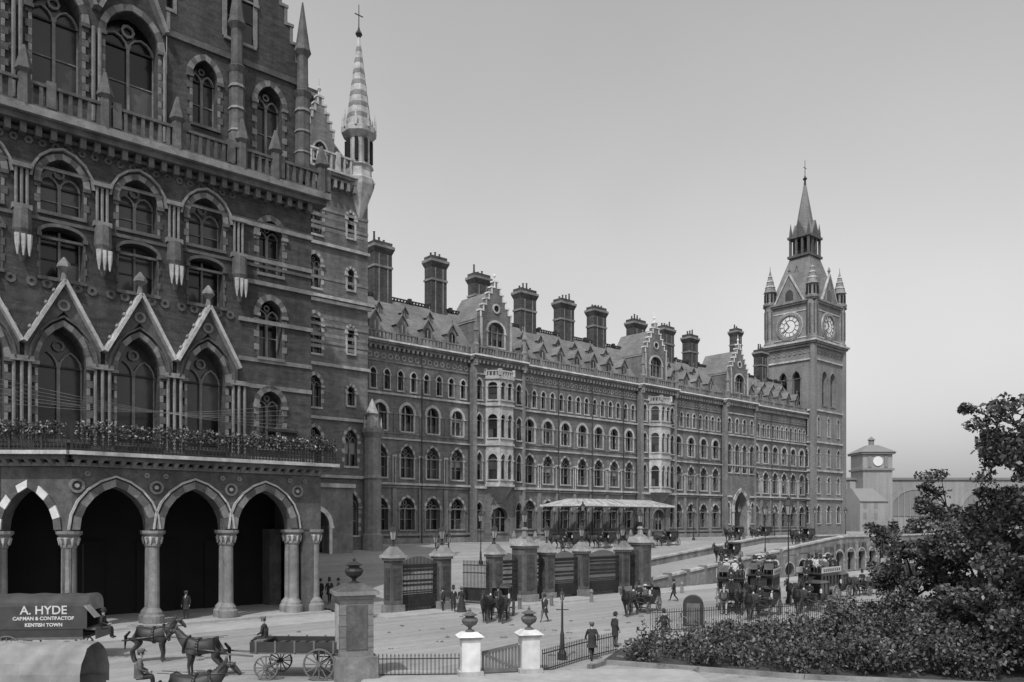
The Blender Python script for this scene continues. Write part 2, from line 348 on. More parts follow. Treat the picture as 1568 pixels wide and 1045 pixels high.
for x in (0,107):
    W.face([HF.p(x,0,0),HF.p(x,-16,0),HF.p(x,-16,29),HF.p(x,-10,36),HF.p(x,-5.8,36),HF.p(x,0,29)],'brick')
W.face([HF.p(0,-16,0),HF.p(107,-16,0),HF.p(107,-16,29),HF.p(0,-16,29)],'brick')
balus(R,HF,0,107,-5.8,36,.55,.5,'iron',.08)
sl=-5.4/6.6
for a0,a1,n,b in seg:
    if n:
        w=(a1-a0)/n
        for i in range(n):
            x=a0+(i+.5)*w
            dormer(R,T,HF,x,30.3,1.6,1.5,-.4+sl*.9,sl)
            if i<n-1: dormer(R,T,HF,x+w/2,33.3,1.0,.8,-.4+sl*3.9,sl)
C=MB()
for a,z1,w in ((6,44.2,2.7),(15.2,44.2,2.6),(23.1,43.4,2.8),(32.3,42.9,3.2),(40.9,42.9,3.0),(48.7,43,3.0),(59,42.6,3.2),(67.4,42.8,3.0),(75,42.4,2.6),(90.4,46,1.8),(99.6,43,2.4)):
    chimney(C,HF,a,-6.2,34,z1,w,1.7)
W.obj('walls',hotel);T.obj('stone_dressings',hotel);G.obj('windows',hotel);R.obj('roof',hotel);C.obj('chimneys',hotel)
K=MB()
for i in range(6):
    for b_ in (2.2,8.2):
        x=29.5+i*3.8; tube(K,HF.p(x,b_,GZ-.3),HF.p(x,b_,8.6),.08,.07,6,'iron')
        for s in (-1,1): beam(K,HF.p(x,b_,7.9),HF.p(x+s*.6,b_,8.6),.05,.05,'iron')
frus(K,HF,(28.4,50,1.2,9,8.6),(28.4,50,1.2,9,8.85),'white')
frus(K,HF,(28.6,49.8,1.4,8.8,8.853),(31,47.5,4,6,9.7),'stone')
for i in range(14): 
    x=28.6+i*1.63; beam(K,HF.p(x,8.82,8.88),HF.p(31+(x-28.6)*16.5/21.2,6.02,9.72),.05,.04,'stoneD')
K.obj('canopy',hotel)
# ---------------- clock tower
W,T,G,R=MB(),MB(),MB(),MB(); B=(W,T,G)
tower=empty('clock_tower')
s0,s1,d0,d1=107.2,120.2,-9.2,1.6
def faces4(s0,s1,d0,d1):
    return [(Fr(HF.p(s0,d1,0),U,N),s1-s0),(Fr(HF.p(s1,d1,0),-N,U),d1-d0),(Fr(HF.p(s1,d0,0),-U,-N),s1-s0),(Fr(HF.p(s0,d0,0),N,-U),d1-d0)]
for f,L in faces4(s0,s1,d0,d1):
    c=L/2
    cells=[(0,L/3),(L/3,2*L/3),(2*L/3,L)]
    for z0,z1,si,sp,ri,hw in ((GZ-1,11,6,8.6,1.2,.8),(11,17,12.3,14.8,1,.6),(17,23,18,20.8,1,.6),(23,30,24.5,27.5,1,.5)):
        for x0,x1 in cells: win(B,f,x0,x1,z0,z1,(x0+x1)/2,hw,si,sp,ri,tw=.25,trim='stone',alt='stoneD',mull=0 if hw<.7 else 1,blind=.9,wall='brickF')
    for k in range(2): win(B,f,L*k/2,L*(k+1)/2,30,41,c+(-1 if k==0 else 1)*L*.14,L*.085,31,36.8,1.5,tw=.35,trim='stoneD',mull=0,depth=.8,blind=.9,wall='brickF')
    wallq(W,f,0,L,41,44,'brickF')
    for z in (11,16.9,22.9,29.6,40.3): box(T,f,-.2,L+.2,.003,.3,z,z+.35,'stone')
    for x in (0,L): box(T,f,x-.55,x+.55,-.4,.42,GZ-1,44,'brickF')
    for k in range(9):
        x=L*(k+.5)/9; ring(T,f,x,42.2,.3,.5,0,.12,'stoneD',8)
    for i,(z,pj) in enumerate(((43.2,.5),(43.7,.8),(44.1,1.1))): box(T,f,-pj,L+pj,-.3,pj-.002*i,z,z+.4,'stoneD' if i<2 else 'stone')
    wallq(W,f,.1,L-.1,44.5,53,'stoneD',-.1)
    zc=48
    for x in (.9,L-.9): box(T,f,x-.3,x+.3,-.05,.25,44.5,52.6,'stoneD')
    for z in (45.2,50.9): box(T,f,1.3,L-1.3,-.09,.02,z,z+.25,'stone')
    ring(T,f,c,zc,2.35,2.9,-.08,.28,'stoneD',32)
    ring(T,f,c,zc,2.9,3.1,-.08,.15,'stone',32)
    n=32
    T.face([f.p(c+2.35*math.cos(2*math.pi*i/n),.02,zc+2.35*math.sin(2*math.pi*i/n)) for i in range(n)],'dial')
    ring(T,f,c,zc,1.25,1.4,.02,.05,'iron',24)
    ring(T,f,c,zc,2.15,2.25,.02,.05,'iron',32)
    for h in range(12):
        t=h*math.pi/6; beam(T,f.p(c+1.5*math.sin(t),.06,zc+1.5*math.cos(t)),f.p(c+2.1*math.sin(t),.06,zc+2.1*math.cos(t)),.2,.04,'iron')
    t=math.radians(325); beam(T,f.p(c,.1,zc),f.p(c+1.3*math.sin(t),.1,zc+1.3*math.cos(t)),.26,.05,'iron')
    t=math.radians(230); beam(T,f.p(c,.14,zc),f.p(c+2.0*math.sin(t),.14,zc+2.0*math.cos(t)),.16,.05,'iron')
    for z,pj in ((52.4,.35),(52.8,.6)): box(T,f,-pj,L+pj,-.3,pj,z,z+.38,'stoneD')
    g0=52.9
    W.face([f.p(c-3.3,.15,g0),f.p(c+3.3,.15,g0),f.p(c,.15,g0+6)],'stoneD')
    for s in (-1,1):
        beam(T,f.p(c+s*3.5,.2,g0),f.p(c,.2,g0+6.3),.45,.3,'stone')
        W.face([f.p(c+s*3.3,.1,g0),f.p(c,.1,g0+6),f.p(c,-4.2,g0+6),f.p(c+s*3.3,-4.2,g0)],'slate')
    P=arch(c,.9,g0+1.8,1.2); T.face([f.p(x,.2,z) for x,z in [(c-.9,g0+.6)]+P+[(c+.9,g0+.6)]],'glass')
    lathe(T,f.p(c,.1,g0+6.1),[(.2,0),(.15,.6),(.35,.9),(.02,1.9)],6,'stoneD')
    W.face([f.p(c-.9,-2.9,58.6),f.p(c+.9,-2.9,58.6),f.p(c,-2.9,61.5)],'stoneD')
    for s in (-1,1): W.face([f.p(c+s*1.0,-2.8,58.5),f.p(c,-2.8,61.7),f.p(c,-5,61.7),f.p(c+s*1.0,-5,58.5)],'slate')
for x in (s0,s1):
    for y in (d0,d1):
        cx=x+(.5 if x==s0 else -.5); cy=y+(.5 if y==d0 else -.5)
        lathe(T,HF.p(cx,cy,0),[(.2,41.5),(1.35,44.3),(1.35,45),(1.15,45.2),(1.15,53),(1.5,53.3),(1.5,53.8),(1.1,54),(1.1,56),(1.45,56.2),(1.2,56.6),(.08,61),(.03,62)],8,'stoneD')
        for i in range(8):
            t=2*math.pi*i/8; q=HF.p(cx,cy,0)+Vector((1.12*math.cos(t),1.12*math.sin(t),0)); beam(T,q+Z*54.1,q+Z*55.8,.4,.3,'dark')
            q=HF.p(cx,cy,0)+Vector((1.16*math.cos(t),1.16*math.sin(t),0)); beam(T,q+Z*46,q+Z*52,.32,.2,'stoneN')
        for zz in (57.4,58.6,59.7):
            r=1.2-(zz-56.6)/4.4*1.12; lathe(T,HF.p(cx,cy,0),[(r+.12,zz),(r-.05,zz+.3)],8,'stone')
mx,my=(s0+s1)/2,(d0+d1)/2
frus(R,HF,(s0+.4,s1-.4,d0+.4,d1-.4,53.1),(mx-2.3,mx+2.3,my-2.2,my+2.2,64),'slate')
box(T,HF,mx-2.9,mx+2.9,my-2.6,my+2.6,63.8,64.3,'stoneN')
for i in range(4):
    for j in range(4):
        if i in(0,3) or j in (0,3):
            x=mx-2.4+i*1.6;y=my-2.1+j*1.4; box(T,HF,x-.22,x+.22,y-.22,y+.22,64.3,68,'stoneN')
box(T,HF,mx-1.3,mx+1.3,my-1.1,my+1.1,64.3,68,'dark')
box(T,HF,mx-2.9,mx+2.9,my-2.6,my+2.6,68,68.5,'stoneN')
for f,L in faces4(mx-2.6,mx+2.6,my-2.4,my+2.4):
    W.face([f.p(L/2-1.6,.1,68.5),f.p(L/2+1.6,.1,68.5),f.p(L/2,.1,71.8)],'stoneN')
    for s in (-1,1): W.face([f.p(L/2+s*1.6,.1,68.5),f.p(L/2,.1,71.8),f.p(L/2,-2,71.8),f.p(L/2+s*1.6,-2,68.5)],'slate')
    for k in (.3,L-.3): lathe(T,f.p(k,-.3,68.5),[(.35,0),(.3,1),(.02,3)],6,'stoneN')
lathe(R,HF.p(mx,my,0),[(2.3,68.5),(.28,80)],8,'slate')
lathe(R,HF.p(mx,my,0),[(.3,79.8),(.2,81),(.5,81.4),(.2,81.8),(.08,82.2),(.05,85.5)],6,'iron')
beam(R,HF.p(mx-.6,my,83.8),HF.p(mx+.6,my,83.8),.1,.1,'iron')
W.obj('walls',tower);T.obj('stone_dressings',tower);G.obj('windows',tower);R.obj('spire_roof',tower)
# ================================================================ WEST TOWER BLOCK (d=12)
W,T,G,R=MB(),MB(),MB(),MB(); B=(W,T,G)
west=empty('hotel_west_tower')
f=Fr(HF.p(0,12,0),U,N)
A0,A1=-27,-7.2
rows=[(GZ-1,11,5,8,1.6,.9),(11,17,12.2,14.8,1.2,.75),(17,22.4,18,20.2,1,.7),(22.4,29,23.4,26.4,1,.75),(29,34.6,30,32.4,1,.7),(34.6,41,35.4,38.2,1.2,.8)]
for z0,z1,si,sp,ri,hw in rows:
    for x0,x1 in [(-27,-19.5),(-19.5,-15.5),(-15.5,-11.3),(-11.3,-7.2)]:
        c=(x0+x1)/2
        if x0==-11.3 and z0>12: win(B,f,x0,x1,z0,z1,c,.42,si+.5,sp-.3,.6,mull=0,tw=.3,trim='stone',alt='stoneD',blind=.9)
        else: win(B,f,x0,x1,z0,z1,c,hw,si,sp,ri,mull=1,tw=.35,trim='stone',alt='stoneD',tracery=True,quoin=True)
for z,pj in ((10.9,.3),(16.8,.25),(22.2,.3),(24.5,.06),(26.3,.06),(28.6,.45),(29,.6),(31,.05),(34.4,.25),(36.5,.06),(38,.06)): box(T,f,A0,A1+pj*.5,.003,pj,z,z+.3,'stone' if pj>.2 else 'stoneD')
for z in (24,25.2,27,36,37.3): box(T,f,A0,A1,.002,.02,z,z+.35,'stoneD')
for i in range(26):
    x=A0+.4+i*.76; box(T,f,x-.16,x+.16,.003,.7,40.4,41.25,'stoneD')
cornice(T,f,A0,A1+.3,42,proj=1.0,dent=False); balus(T,f,A0,A1,.4,42.02,1.9,.75)
W.face([f.p(A1,0,0),f.p(A1,-16,0),f.p(A1,-16,42),f.p(A1,0,42)],'brick')
W.face([f.p(A0,0,0),f.p(A0,-16,0),f.p(A0,-16,42),f.p(A0,0,42)],'brick')
W.face([f.p(A0,-16,0),f.p(A1,-16,0),f.p(A1,-16,42),f.p(A0,-16,42)],'brick')
frus(R,f,(A0,A1,-16,-.6,42),(A0+6,A1-6,-10,-6.5,54),'slate')
tp=f.p(A1-.9,-.3,0)
lathe(T,tp,[(.2,37.8),(1.6,41.6),(1.7,42.2),(1.4,42.4),(1.35,43.4),(1.6,43.6),(1.3,43.8),(1.28,46.4),(1.85,47.0),(1.9,47.5),(1.5,47.7)],8,'stone')
for i in range(8):
    t=2*math.pi*i/8; q=tp+Vector((1.3*math.cos(t),1.3*math.sin(t),0)); beam(T,q+Z*44,q+Z*46.3,.5,.3,'dark')
    q=tp+Vector((1.7*math.cos(t),1.7*math.sin(t),0)); lathe(T,q,[(.18,47.4),(.15,48.2),(.02,49.2)],5,'stone')
lathe(R,tp,[(1.4,47.6),(.12,57.4)],8,'stone')
for z in range(7):
    zz=48.6+z*1.2; r=1.4-(zz-47.6)/9.8*1.28; lathe(R,tp,[(r+.02,zz),(r-.06,zz+.5)],8,'stoneD')
lathe(R,tp,[(.12,57.3),(.4,57.7),(.15,58.1),(.06,58.5),(.04,60.8)],6,'iron')
beam(R,tp+Z*59.7-U*.5,tp+Z*59.7+U*.5,.08,.08,'iron')
chimney(R,f,-13.3,-3,42,51.8,2.6,2.0)
chimney(R,f,-17,-3,42,53,2.6,2.0)
for a in (-12.5,-17,-21.5):
    win(B,f,a-1.6,a+1.6,42,45.8,a,.7,43.2,44.2,.9,b=-.5,trim='stone',tw=.2); stepped(W,T,f,a,1.6,45.8,49.6,-.5,.5,5,'brick','stone')
q=f.p(A1+.3,.4,0)
lathe(T,q,[(1.15,GZ-1),(1.15,5),(.95,5.2),(.95,10.8),(1.1,11),(.95,11.3),(.9,15.2),(1.25,15.8),(1.25,16.2),(.6,16.5)],12,'stoneD')
for k in range(8):
    t=2*math.pi*k/8; lathe(T,q+Vector((math.cos(t)*.95,math.sin(t)*.95,0)),[(.14,16),(.1,16.8),(.02,17.4)],5,'stone')
lathe(T,q,[(.7,16.2),(.5,17.6),(.7,17.8),(.05,19.4)],8,'stone')
W.obj('walls',west);T.obj('stone_dressings',west);G.obj('windows',west);R.obj('roof_and_spire',west)
# ================================================================ NEAR WING (d=33) with arcaded porch
W,T,G,R=MB(),MB(),MB(),MB(); B=(W,T,G)
wing=empty('hotel_west_wing')
f=Fr(HF.p(0,33,0),U,N)
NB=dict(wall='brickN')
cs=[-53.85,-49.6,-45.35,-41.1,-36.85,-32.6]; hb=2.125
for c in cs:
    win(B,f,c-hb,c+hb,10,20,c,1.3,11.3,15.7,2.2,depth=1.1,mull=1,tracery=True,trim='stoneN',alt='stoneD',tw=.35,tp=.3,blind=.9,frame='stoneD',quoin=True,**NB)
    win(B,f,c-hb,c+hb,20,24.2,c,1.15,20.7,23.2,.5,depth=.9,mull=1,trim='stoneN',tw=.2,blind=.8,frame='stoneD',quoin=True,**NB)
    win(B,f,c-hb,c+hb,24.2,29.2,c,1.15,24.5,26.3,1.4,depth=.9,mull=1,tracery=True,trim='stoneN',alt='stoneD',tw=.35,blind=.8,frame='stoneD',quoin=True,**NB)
    archband(T,f,c,1.6,26.3,1.9,.14,0,.25,'stoneD'); archband(T,f,c,1.75,15.7,2.7,.12,0,.42,'stoneN')
    box(T,f,c-1.15,c+1.15,-.3,-.1,22.95,23.1,'stoneN')
    for k in range(5): ring(T,f,c-1.6+k*.8,20.3,.12,.3,0,.08,'stoneN',8)
    for k in range(6): ring(T,f,c-1.75+k*.7,28.35,.1,.24,0,.08,'stoneN',6)
    for s in (-1,1):
        beam(T,f.p(c+s*2.05,.35,16.7),f.p(c,.35,20.5),.9,.2,'stone')
        W.face([f.p(c+s*2.0,.3,16.7),f.p(c,.3,20.3),f.p(c,.3,18.75),f.p(c+s*1.0,.3,17.6)],'stoneN')
        W.face([f.p(c+s*2.0,.3,16.7),f.p(c+s*1.0,.3,17.6),f.p(c+s*1.68,.3,15.7),f.p(c+s*2.0,.3,15.7)],'stoneN')
        for k in range(4):
            t=.15+k*.2; q=f.p(c+s*2.05*(1-t),.35,16.85+3.8*t); lathe(T,q,[(.05,0),(.16,.15),(.06,.32)],5,'stoneD')
    lathe(T,f.p(c,.4,20.5),[(.2,0),(.12,.5),(.4,.8),(.35,1.0),(.05,1.4)],6,'stoneD')
    ring(T,f,c,19.1,.2,.35,.3,.4,'stoneD',10)
    x=c+hb
    for dx in (-.4,0,.4):
        tube(T,f.p(x+dx,.25,11),f.p(x+dx,.25,15.6),.1,.1,7,'stoneD')
        tube(T,f.p(x+dx*.7,.18,24.5),f.p(x+dx*.7,.18,26.6),.09,.09,7,'stoneD')
    box(T,f,x-.6,x+.6,.003,.42,15.6,15.9,'stoneD'); box(T,f,x-.6,x+.6,.003,.45,10.7,11,'stoneN')
    box(T,f,x-.5,x+.5,.003,.4,26.6,26.85,'stoneD'); box(T,f,x-.5,x+.5,.003,.42,24.2,24.5,'stoneD')
    lathe(T,f.p(x,.35,0),[(.08,21.2),(.25,21.7),(.42,22.8),(.5,23.0),(.45,24.2)],8,'stoneN')
    for s in (-1,0,1): lathe(T,f.p(x+s*.3,.66,0),[(.03,21.5),(.13,22.1),(.16,22.7)],6,'stone')
a=-30.475
for z0,z1,si,sp,ri in ((10,16.5,11.6,14.5,1),(16.5,22.6,17.8,20.8,1),(22.6,29.2,23.6,26.3,1)):
    win(B,f,a,-25,z0,z1,-28.1,.85,si,sp,ri,mull=1,depth=.8,trim='stoneD',alt='stoneN',tw=.4,blind=.8,frame='stoneD',tracery=True,quoin=True,**NB)
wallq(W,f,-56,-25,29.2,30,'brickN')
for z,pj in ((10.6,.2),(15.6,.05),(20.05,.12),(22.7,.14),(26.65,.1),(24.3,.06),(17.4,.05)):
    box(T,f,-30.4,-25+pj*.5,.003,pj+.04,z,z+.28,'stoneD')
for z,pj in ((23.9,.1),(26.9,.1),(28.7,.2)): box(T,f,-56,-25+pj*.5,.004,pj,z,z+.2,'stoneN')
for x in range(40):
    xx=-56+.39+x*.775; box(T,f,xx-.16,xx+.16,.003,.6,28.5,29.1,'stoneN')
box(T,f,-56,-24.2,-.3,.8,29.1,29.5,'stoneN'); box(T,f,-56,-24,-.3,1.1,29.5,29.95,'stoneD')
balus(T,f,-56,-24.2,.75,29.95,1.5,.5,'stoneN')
for x in cs+[-28.1,-24.6]:
    lathe(T,f.p(x+hb if x in cs else x,.8,0),[(.35,29.9),(.32,31.7),(.5,31.9),(.1,33.3)],6,'stoneN')
g=Fr(HF.p(0,31.8,0),U,N)
for c in cs[:-1]:
    win(B,g,c-hb,c+hb,29.9,41,c,1.35 if c!=-36.85 else 1.6,32.3,36.8,1.9,depth=1.0,mull=1,tracery=True,trim='stoneN',alt='stoneD',tw=.4,tp=.2,blind=.9,frame='stoneD',quoin=True,**NB)
    for k in range(3): 
        for s in (-1,1): ring(T,g,c+s*1.9,32+k*2,.1,.22,0,.08,'stoneN',6)
    for s in (-1,1):
        tube(T,g.p(c+s*1.95,.2,31),g.p(c+s*1.95,.2,36.8),.12,.12,7,'stoneD')
        beam(T,g.p(c+s*2.0,.3,38),g.p(c,.3,42.6),.6,.25,'stoneD')
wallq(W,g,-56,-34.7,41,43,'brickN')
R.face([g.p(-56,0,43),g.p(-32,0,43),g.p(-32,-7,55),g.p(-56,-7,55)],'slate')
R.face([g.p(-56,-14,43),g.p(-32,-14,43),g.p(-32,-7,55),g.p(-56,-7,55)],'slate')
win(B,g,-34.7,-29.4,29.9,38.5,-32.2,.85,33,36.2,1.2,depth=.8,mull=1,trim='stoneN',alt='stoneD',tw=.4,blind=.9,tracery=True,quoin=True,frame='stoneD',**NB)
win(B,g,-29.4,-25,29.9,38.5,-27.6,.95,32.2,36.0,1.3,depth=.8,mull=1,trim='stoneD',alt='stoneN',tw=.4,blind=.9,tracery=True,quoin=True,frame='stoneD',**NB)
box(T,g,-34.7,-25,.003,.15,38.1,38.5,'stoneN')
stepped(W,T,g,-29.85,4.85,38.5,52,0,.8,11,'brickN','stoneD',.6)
win((MB(),T,G),g,-31,-28.6,39,45,-29.8,1.0,39.6,42.6,1.6,b=.03,depth=.02,trim='stoneD',tw=.35,blind=.9)
for x in (-30.2,-25.3):
    lathe(T,g.p(x,.5,0),[(.15,31),(.55,32),(.5,37),(.7,37.4),(.4,37.6),(.38,40),(.62,40.4),(.5,40.8),(.05,44)],8,'stoneN')
    for zz in (33,34.5,36): lathe(T,g.p(x,.5,0),[(.6,zz),(.5,zz+.25)],8,'stoneD')
R.face([g.p(-34.7,-.8,38.5),g.p(-29.85,-.8,51.5),g.p(-29.85,-14,51.5),g.p(-34.7,-14,38.5)],'slate')
R.face([g.p(-25,-.8,38.5),g.p(-29.85,-.8,51.5),g.p(-29.85,-14,51.5),g.p(-25,-14,38.5)],'slate')
W.face([f.p(-25,0,0),f.p(-25,-15,0),f.p(-25,-15,38.5),f.p(-25,-1.2,38.5),f.p(-25,0,30)],'brickN')
W.face([f.p(-56,0,0),f.p(-56,-15,0),f.p(-56,-15,43),f.p(-56,0,43)],'brickN')
W.face([f.p(-56,-15,0),f.p(-25,-15,0),f.p(-25,-15,43),f.p(-56,-15,43)],'brickN')
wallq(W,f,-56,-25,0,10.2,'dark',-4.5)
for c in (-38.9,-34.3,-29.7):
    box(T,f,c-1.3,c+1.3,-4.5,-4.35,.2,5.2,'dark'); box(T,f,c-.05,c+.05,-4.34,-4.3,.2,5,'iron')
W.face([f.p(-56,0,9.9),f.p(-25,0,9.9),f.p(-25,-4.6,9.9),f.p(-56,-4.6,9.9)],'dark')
win(B,f,-56,-50,0,10.05,-53,1.4,2,6,1.6,trim='stoneN',tw=.4,**NB); win(B,f,-50,-44.3,0,10.05,-47.2,1.4,2,6,1.6,trim='stoneN',tw=.4,**NB)
pf=Fr(HF.p(0,35.5,0),U,N)
def archring2(fr,c,hw):
    P=arch(c,hw+.52,6.0,3.02);Q=arch(c,hw+.64,6.0,3.14)
    for i in range(len(P)-1):
        T.face([fr.p(P[i][0],.18,P[i][1]),fr.p(P[i+1][0],.18,P[i+1][1]),fr.p(Q[i+1][0],.18,Q[i+1][1]),fr.p(Q[i][0],.18,Q[i][1])],'stone')
        T.face([fr.p(Q[i+1][0],.18,Q[i+1][1]),fr.p(Q[i][0],.18,Q[i][1]),fr.p(Q[i][0],0,Q[i][1]),fr.p(Q[i+1][0],0,Q[i+1][1])],'stone')
def porcharch(fr,a0,a1,c,hw):
    win(B,fr,a0,a1,5.9,9.6,c,hw,5.9,6.0,2.5,depth=1.0,b=0,open_=True,wall='stoneN',trim='stoneD',alt='stoneN',tw=.42,tp=.12,sillm=False)
    wallq(W,fr,a0,a1,8.9,9.6,'stoneN',-1.0); archring2(fr,c,hw)
def column(p,r=.34,m='stoneD'):
    lathe(T,p,[(.62,.05),(.62,.75),(.52,.85),(.5,1.0),(.42,1.1),(r,1.25),(r*.92,4.9)],16,m)
    lathe(T,p,[(r*.9,4.88),(r*1.15,5.0),(r*1.1,5.15),(r*1.6,5.5),(r*1.45,5.6),(r*1.95,5.75),(r*1.95,5.92)],12,'stoneD')
    for k in range(8):
        t=k*math.pi/4; lathe(T,Vector(p)+Vector((r*1.3*math.cos(t),r*1.3*math.sin(t),0)),[(.03,5.1),(.1,5.35),(.13,5.5),(.05,5.58)],5,'stone')
for k in range(3):
    a0=-41.2+4.6*k; porcharch(pf,a0,a0+4.6,a0+2.3,1.9)
for k in range(4):
    x=-41.2+4.6*k; column(pf.p(x,-.42,0)); column(pf.p(x,-1.2,0),.28)
box(W,pf,-26.9,-26.0,-.95,-.05,0,5.9,'stoneN'); column(pf.p(-25.9,-.25,0),.3)
W.face([pf.p(-27.4,.003,5.9),pf.p(-25.6,.003,5.9),pf.p(-25.6,.003,9.6),pf.p(-27.4,.003,9.6)],'stoneN')
W.face([pf.p(-25.6,0,5.9),pf.p(-25.6,-7,5.9),pf.p(-25.6,-7,9.6),pf.p(-25.6,0,9.6)],'stoneN')
W.face([pf.p(-27.4,0,5.9),pf.p(-25.6,0,5.9),pf.p(-25.6,-1,5.9),pf.p(-27.4,-1,5.9)],'stoneN')
box(W,pf,-26.6,-25.7,-7,-5.8,0,5.9,'stoneN')
PA=pf.p(-41.2,0,0); PB=HF.p(-44.6,32.6,0); uu=(PA-PB); LL=uu.length; uu/=LL; cf=Fr(PB,uu,Vector((uu.y,-uu.x,0)))
win(B,cf,0,LL,5.9,9.6,LL/2-.2,LL/2-.75,5.9,6.0,2.4,depth=.9,open_=True,wall='stoneN',trim='white',alt='stoneN',tw=.42,tp=.12,sillm=False)
column(cf.p(.3,-.4,0)); box(W,cf,LL-.55,LL-.05,-.7,-.02,0,5.9,'stoneN')
for k in range(4):
    x=-41.2+4.6*k if k else -40.95
    ring(T,pf,x,8.5,.28,.42,.0,.14,'stoneD',12); ring(T,pf,x,8.5,.0,.12,.0,.16,'stone',8)
    for s in (-1,1):
        if k or s>0: ring(T,pf,x+s*.55,9.2,.05,.17,0,.1,'stoneD',6)
for fr,a0,a1 in ((pf,-41.3,-25.6),(cf,0,LL)):
    box(T,fr,a0,a1,-1.0,.2,9.6,9.8,'stoneD')
    box(T,fr,a0,a1+(.5 if fr is pf else 0),-1.0,.75,9.95,10.2,'stoneN'); box(T,fr,a0-.2,a1+(.9 if fr is pf else .2),-1.2,1.0,10.203,10.42,'stone')
    n=int((a1-a0)/.6)
    for i in range(n):
        x=a0+(i+.5)*(a1-a0)/n; frus(T,fr,(x-.1,x+.1,0,.15,9.6),(x-.14,x+.14,0,.65,9.95),'stoneD')
poly=[pf.p(-25.6,.2,10.1),pf.p(-41.2,.2,10.1),PB+Z*10.1,f.p(-44.5,-1,10.1),f.p(-25.6,-1,10.1)]
W.face(poly,'stoneN'); W.face([p+Z*.25 for p in poly],'stoneD')
for i,(e,z) in enumerate(((1.0,.15),(.6,.3))):
    box(T,pf,-42+i*.2,-24.8-i*.3,-7,e,.02,z,'pave')
def ironrail(mb,fr,a0,a1,b,z,h,step=.22):
    box(mb,fr,a0,a1,b-.04,b+.04,z+h-.07,z+h,'iron'); box(mb,fr,a0,a1,b-.03,b+.03,z+.08,z+.14,'iron'); box(mb,fr,a0,a1,b-.03,b+.03,z+h*.72,z+h*.76,'iron')
    n=max(1,int((a1-a0)/step))
    for i in range(n+1):
        x=a0+(a1-a0)*i/n; w=.025 if i%8 else .06; box(mb,fr,x-w,x+w,b-w,b+w,z,z+h,'iron')
        if i<n:
            ring(mb,fr,x+step/2,z+h*.25,step*.22,step*.42,b-.01,b+.02,'iron',6); ring(mb,fr,x+step/2,z+h*.42,step*.22,step*.45,b-.01,b+.02,'iron',6); ring(mb,fr,x+step/2,z+h*.6,step*.2,step*.4,b-.01,b+.02,'iron',6)
I=MB(); ironrail(I,pf,-41.4,-24.9,.8,10.42,1.35); ironrail(I,cf,-.3,LL+.1,.8,10.42,1.35)
I.obj('balcony_railing',wing)
def leafquad(V,F,c,s,rng=random):
    a=Vector((rng.gauss(0,1),rng.gauss(0,1),rng.gauss(0,1))).normalized(); b=a.orthogonal().normalized()
    b=Matrix.Rotation(rng.random()*6.28,3,a)@b; d=a.cross(b)
    i=len(V); V.extend([tuple(c+b*s),tuple(c+d*s*.6),tuple(c-b*s),tuple(c-d*s*.6)]); F.append((i,i+1,i+2,i+3))
def leafobj(name,V,F,mats,parent=None,frac=.2):
    me=bpy.data.meshes.new(name); me.from_pydata(V,[],F)
    for k in mats: me.materials.append(M[k])
    if len(mats)>1: me.polygons.foreach_set('material_index',[1 if random.random()<frac else 0 for _ in F])
    o=bpy.data.objects.new(name,me); scene.collection.objects.link(o)
    if parent:o.parent=parent
    return o
V,F=[],[]
for fr,a0,a1 in ((pf,-41.3,-25),(cf,0,LL)):
    for i in range(int((a1-a0)*190)):
        x=random.uniform(a0,a1); hh=.25+.28*abs(math.sin(x*2.1)*math.sin(x*.7+1))
        leafquad(V,F,fr.p(x,.85+random.uniform(-.25,.3),11.7+random.uniform(-.45,hh)),random.uniform(.05,.12))
leafobj('balcony_flowers',V,F,['leaf','flower'],wing,.3)
W.obj('walls',wing);T.obj('stone_dressings',wing);G.obj('windows',wing);R.obj('roof',wing)
m=MB()
for k in range(6):
    A=f.p(-55,2.2,16.2-.4*k); Bq=f.p(-26.5-.25*k,.35,12.9+.32*k)
    for i in range(12):
        t0=i/12;t1=(i+1)/12; s_=lambda t:-1.6*(1+.15*k)*4*t*(1-t)*.5
        tube(m,A.lerp(Bq,t0)+Z*s_(t0),A.lerp(Bq,t1)+Z*s_(t1),.011,.011,4,'stoneD')
box(m,f,-28.4,-26.2,.003,.4,12.7,12.85,'iron'); box(m,f,-55.3,-54.8,0,2.3,13.8,13.95,'iron')
m.obj('telegraph_wires')
lk=MB(); lt=MB(); lg=MB()
f2=Fr(HF.p(0,14.5,0),U,N)
screen=empty('archway_screen_wall')
win((lk,lt,lg),f2,-21,-10.5,GZ-2,9.8,-14.6,1.4,GZ-2,6.0,1.6,depth=1.2,wall='stoneD',trim='white',tw=.45,tp=.15,mull=0,transom=False,blind=.9,sillm=False)
box(lt,f2,-18.6,-17.6,.02,.7,GZ-2,9.4,'white'); box(lt,f2,-21,-10.4,-.3,.4,9.8,10.2,'stone')
lk.obj('wall',screen);lt.obj('trim',screen);lg.obj('opening',screen)
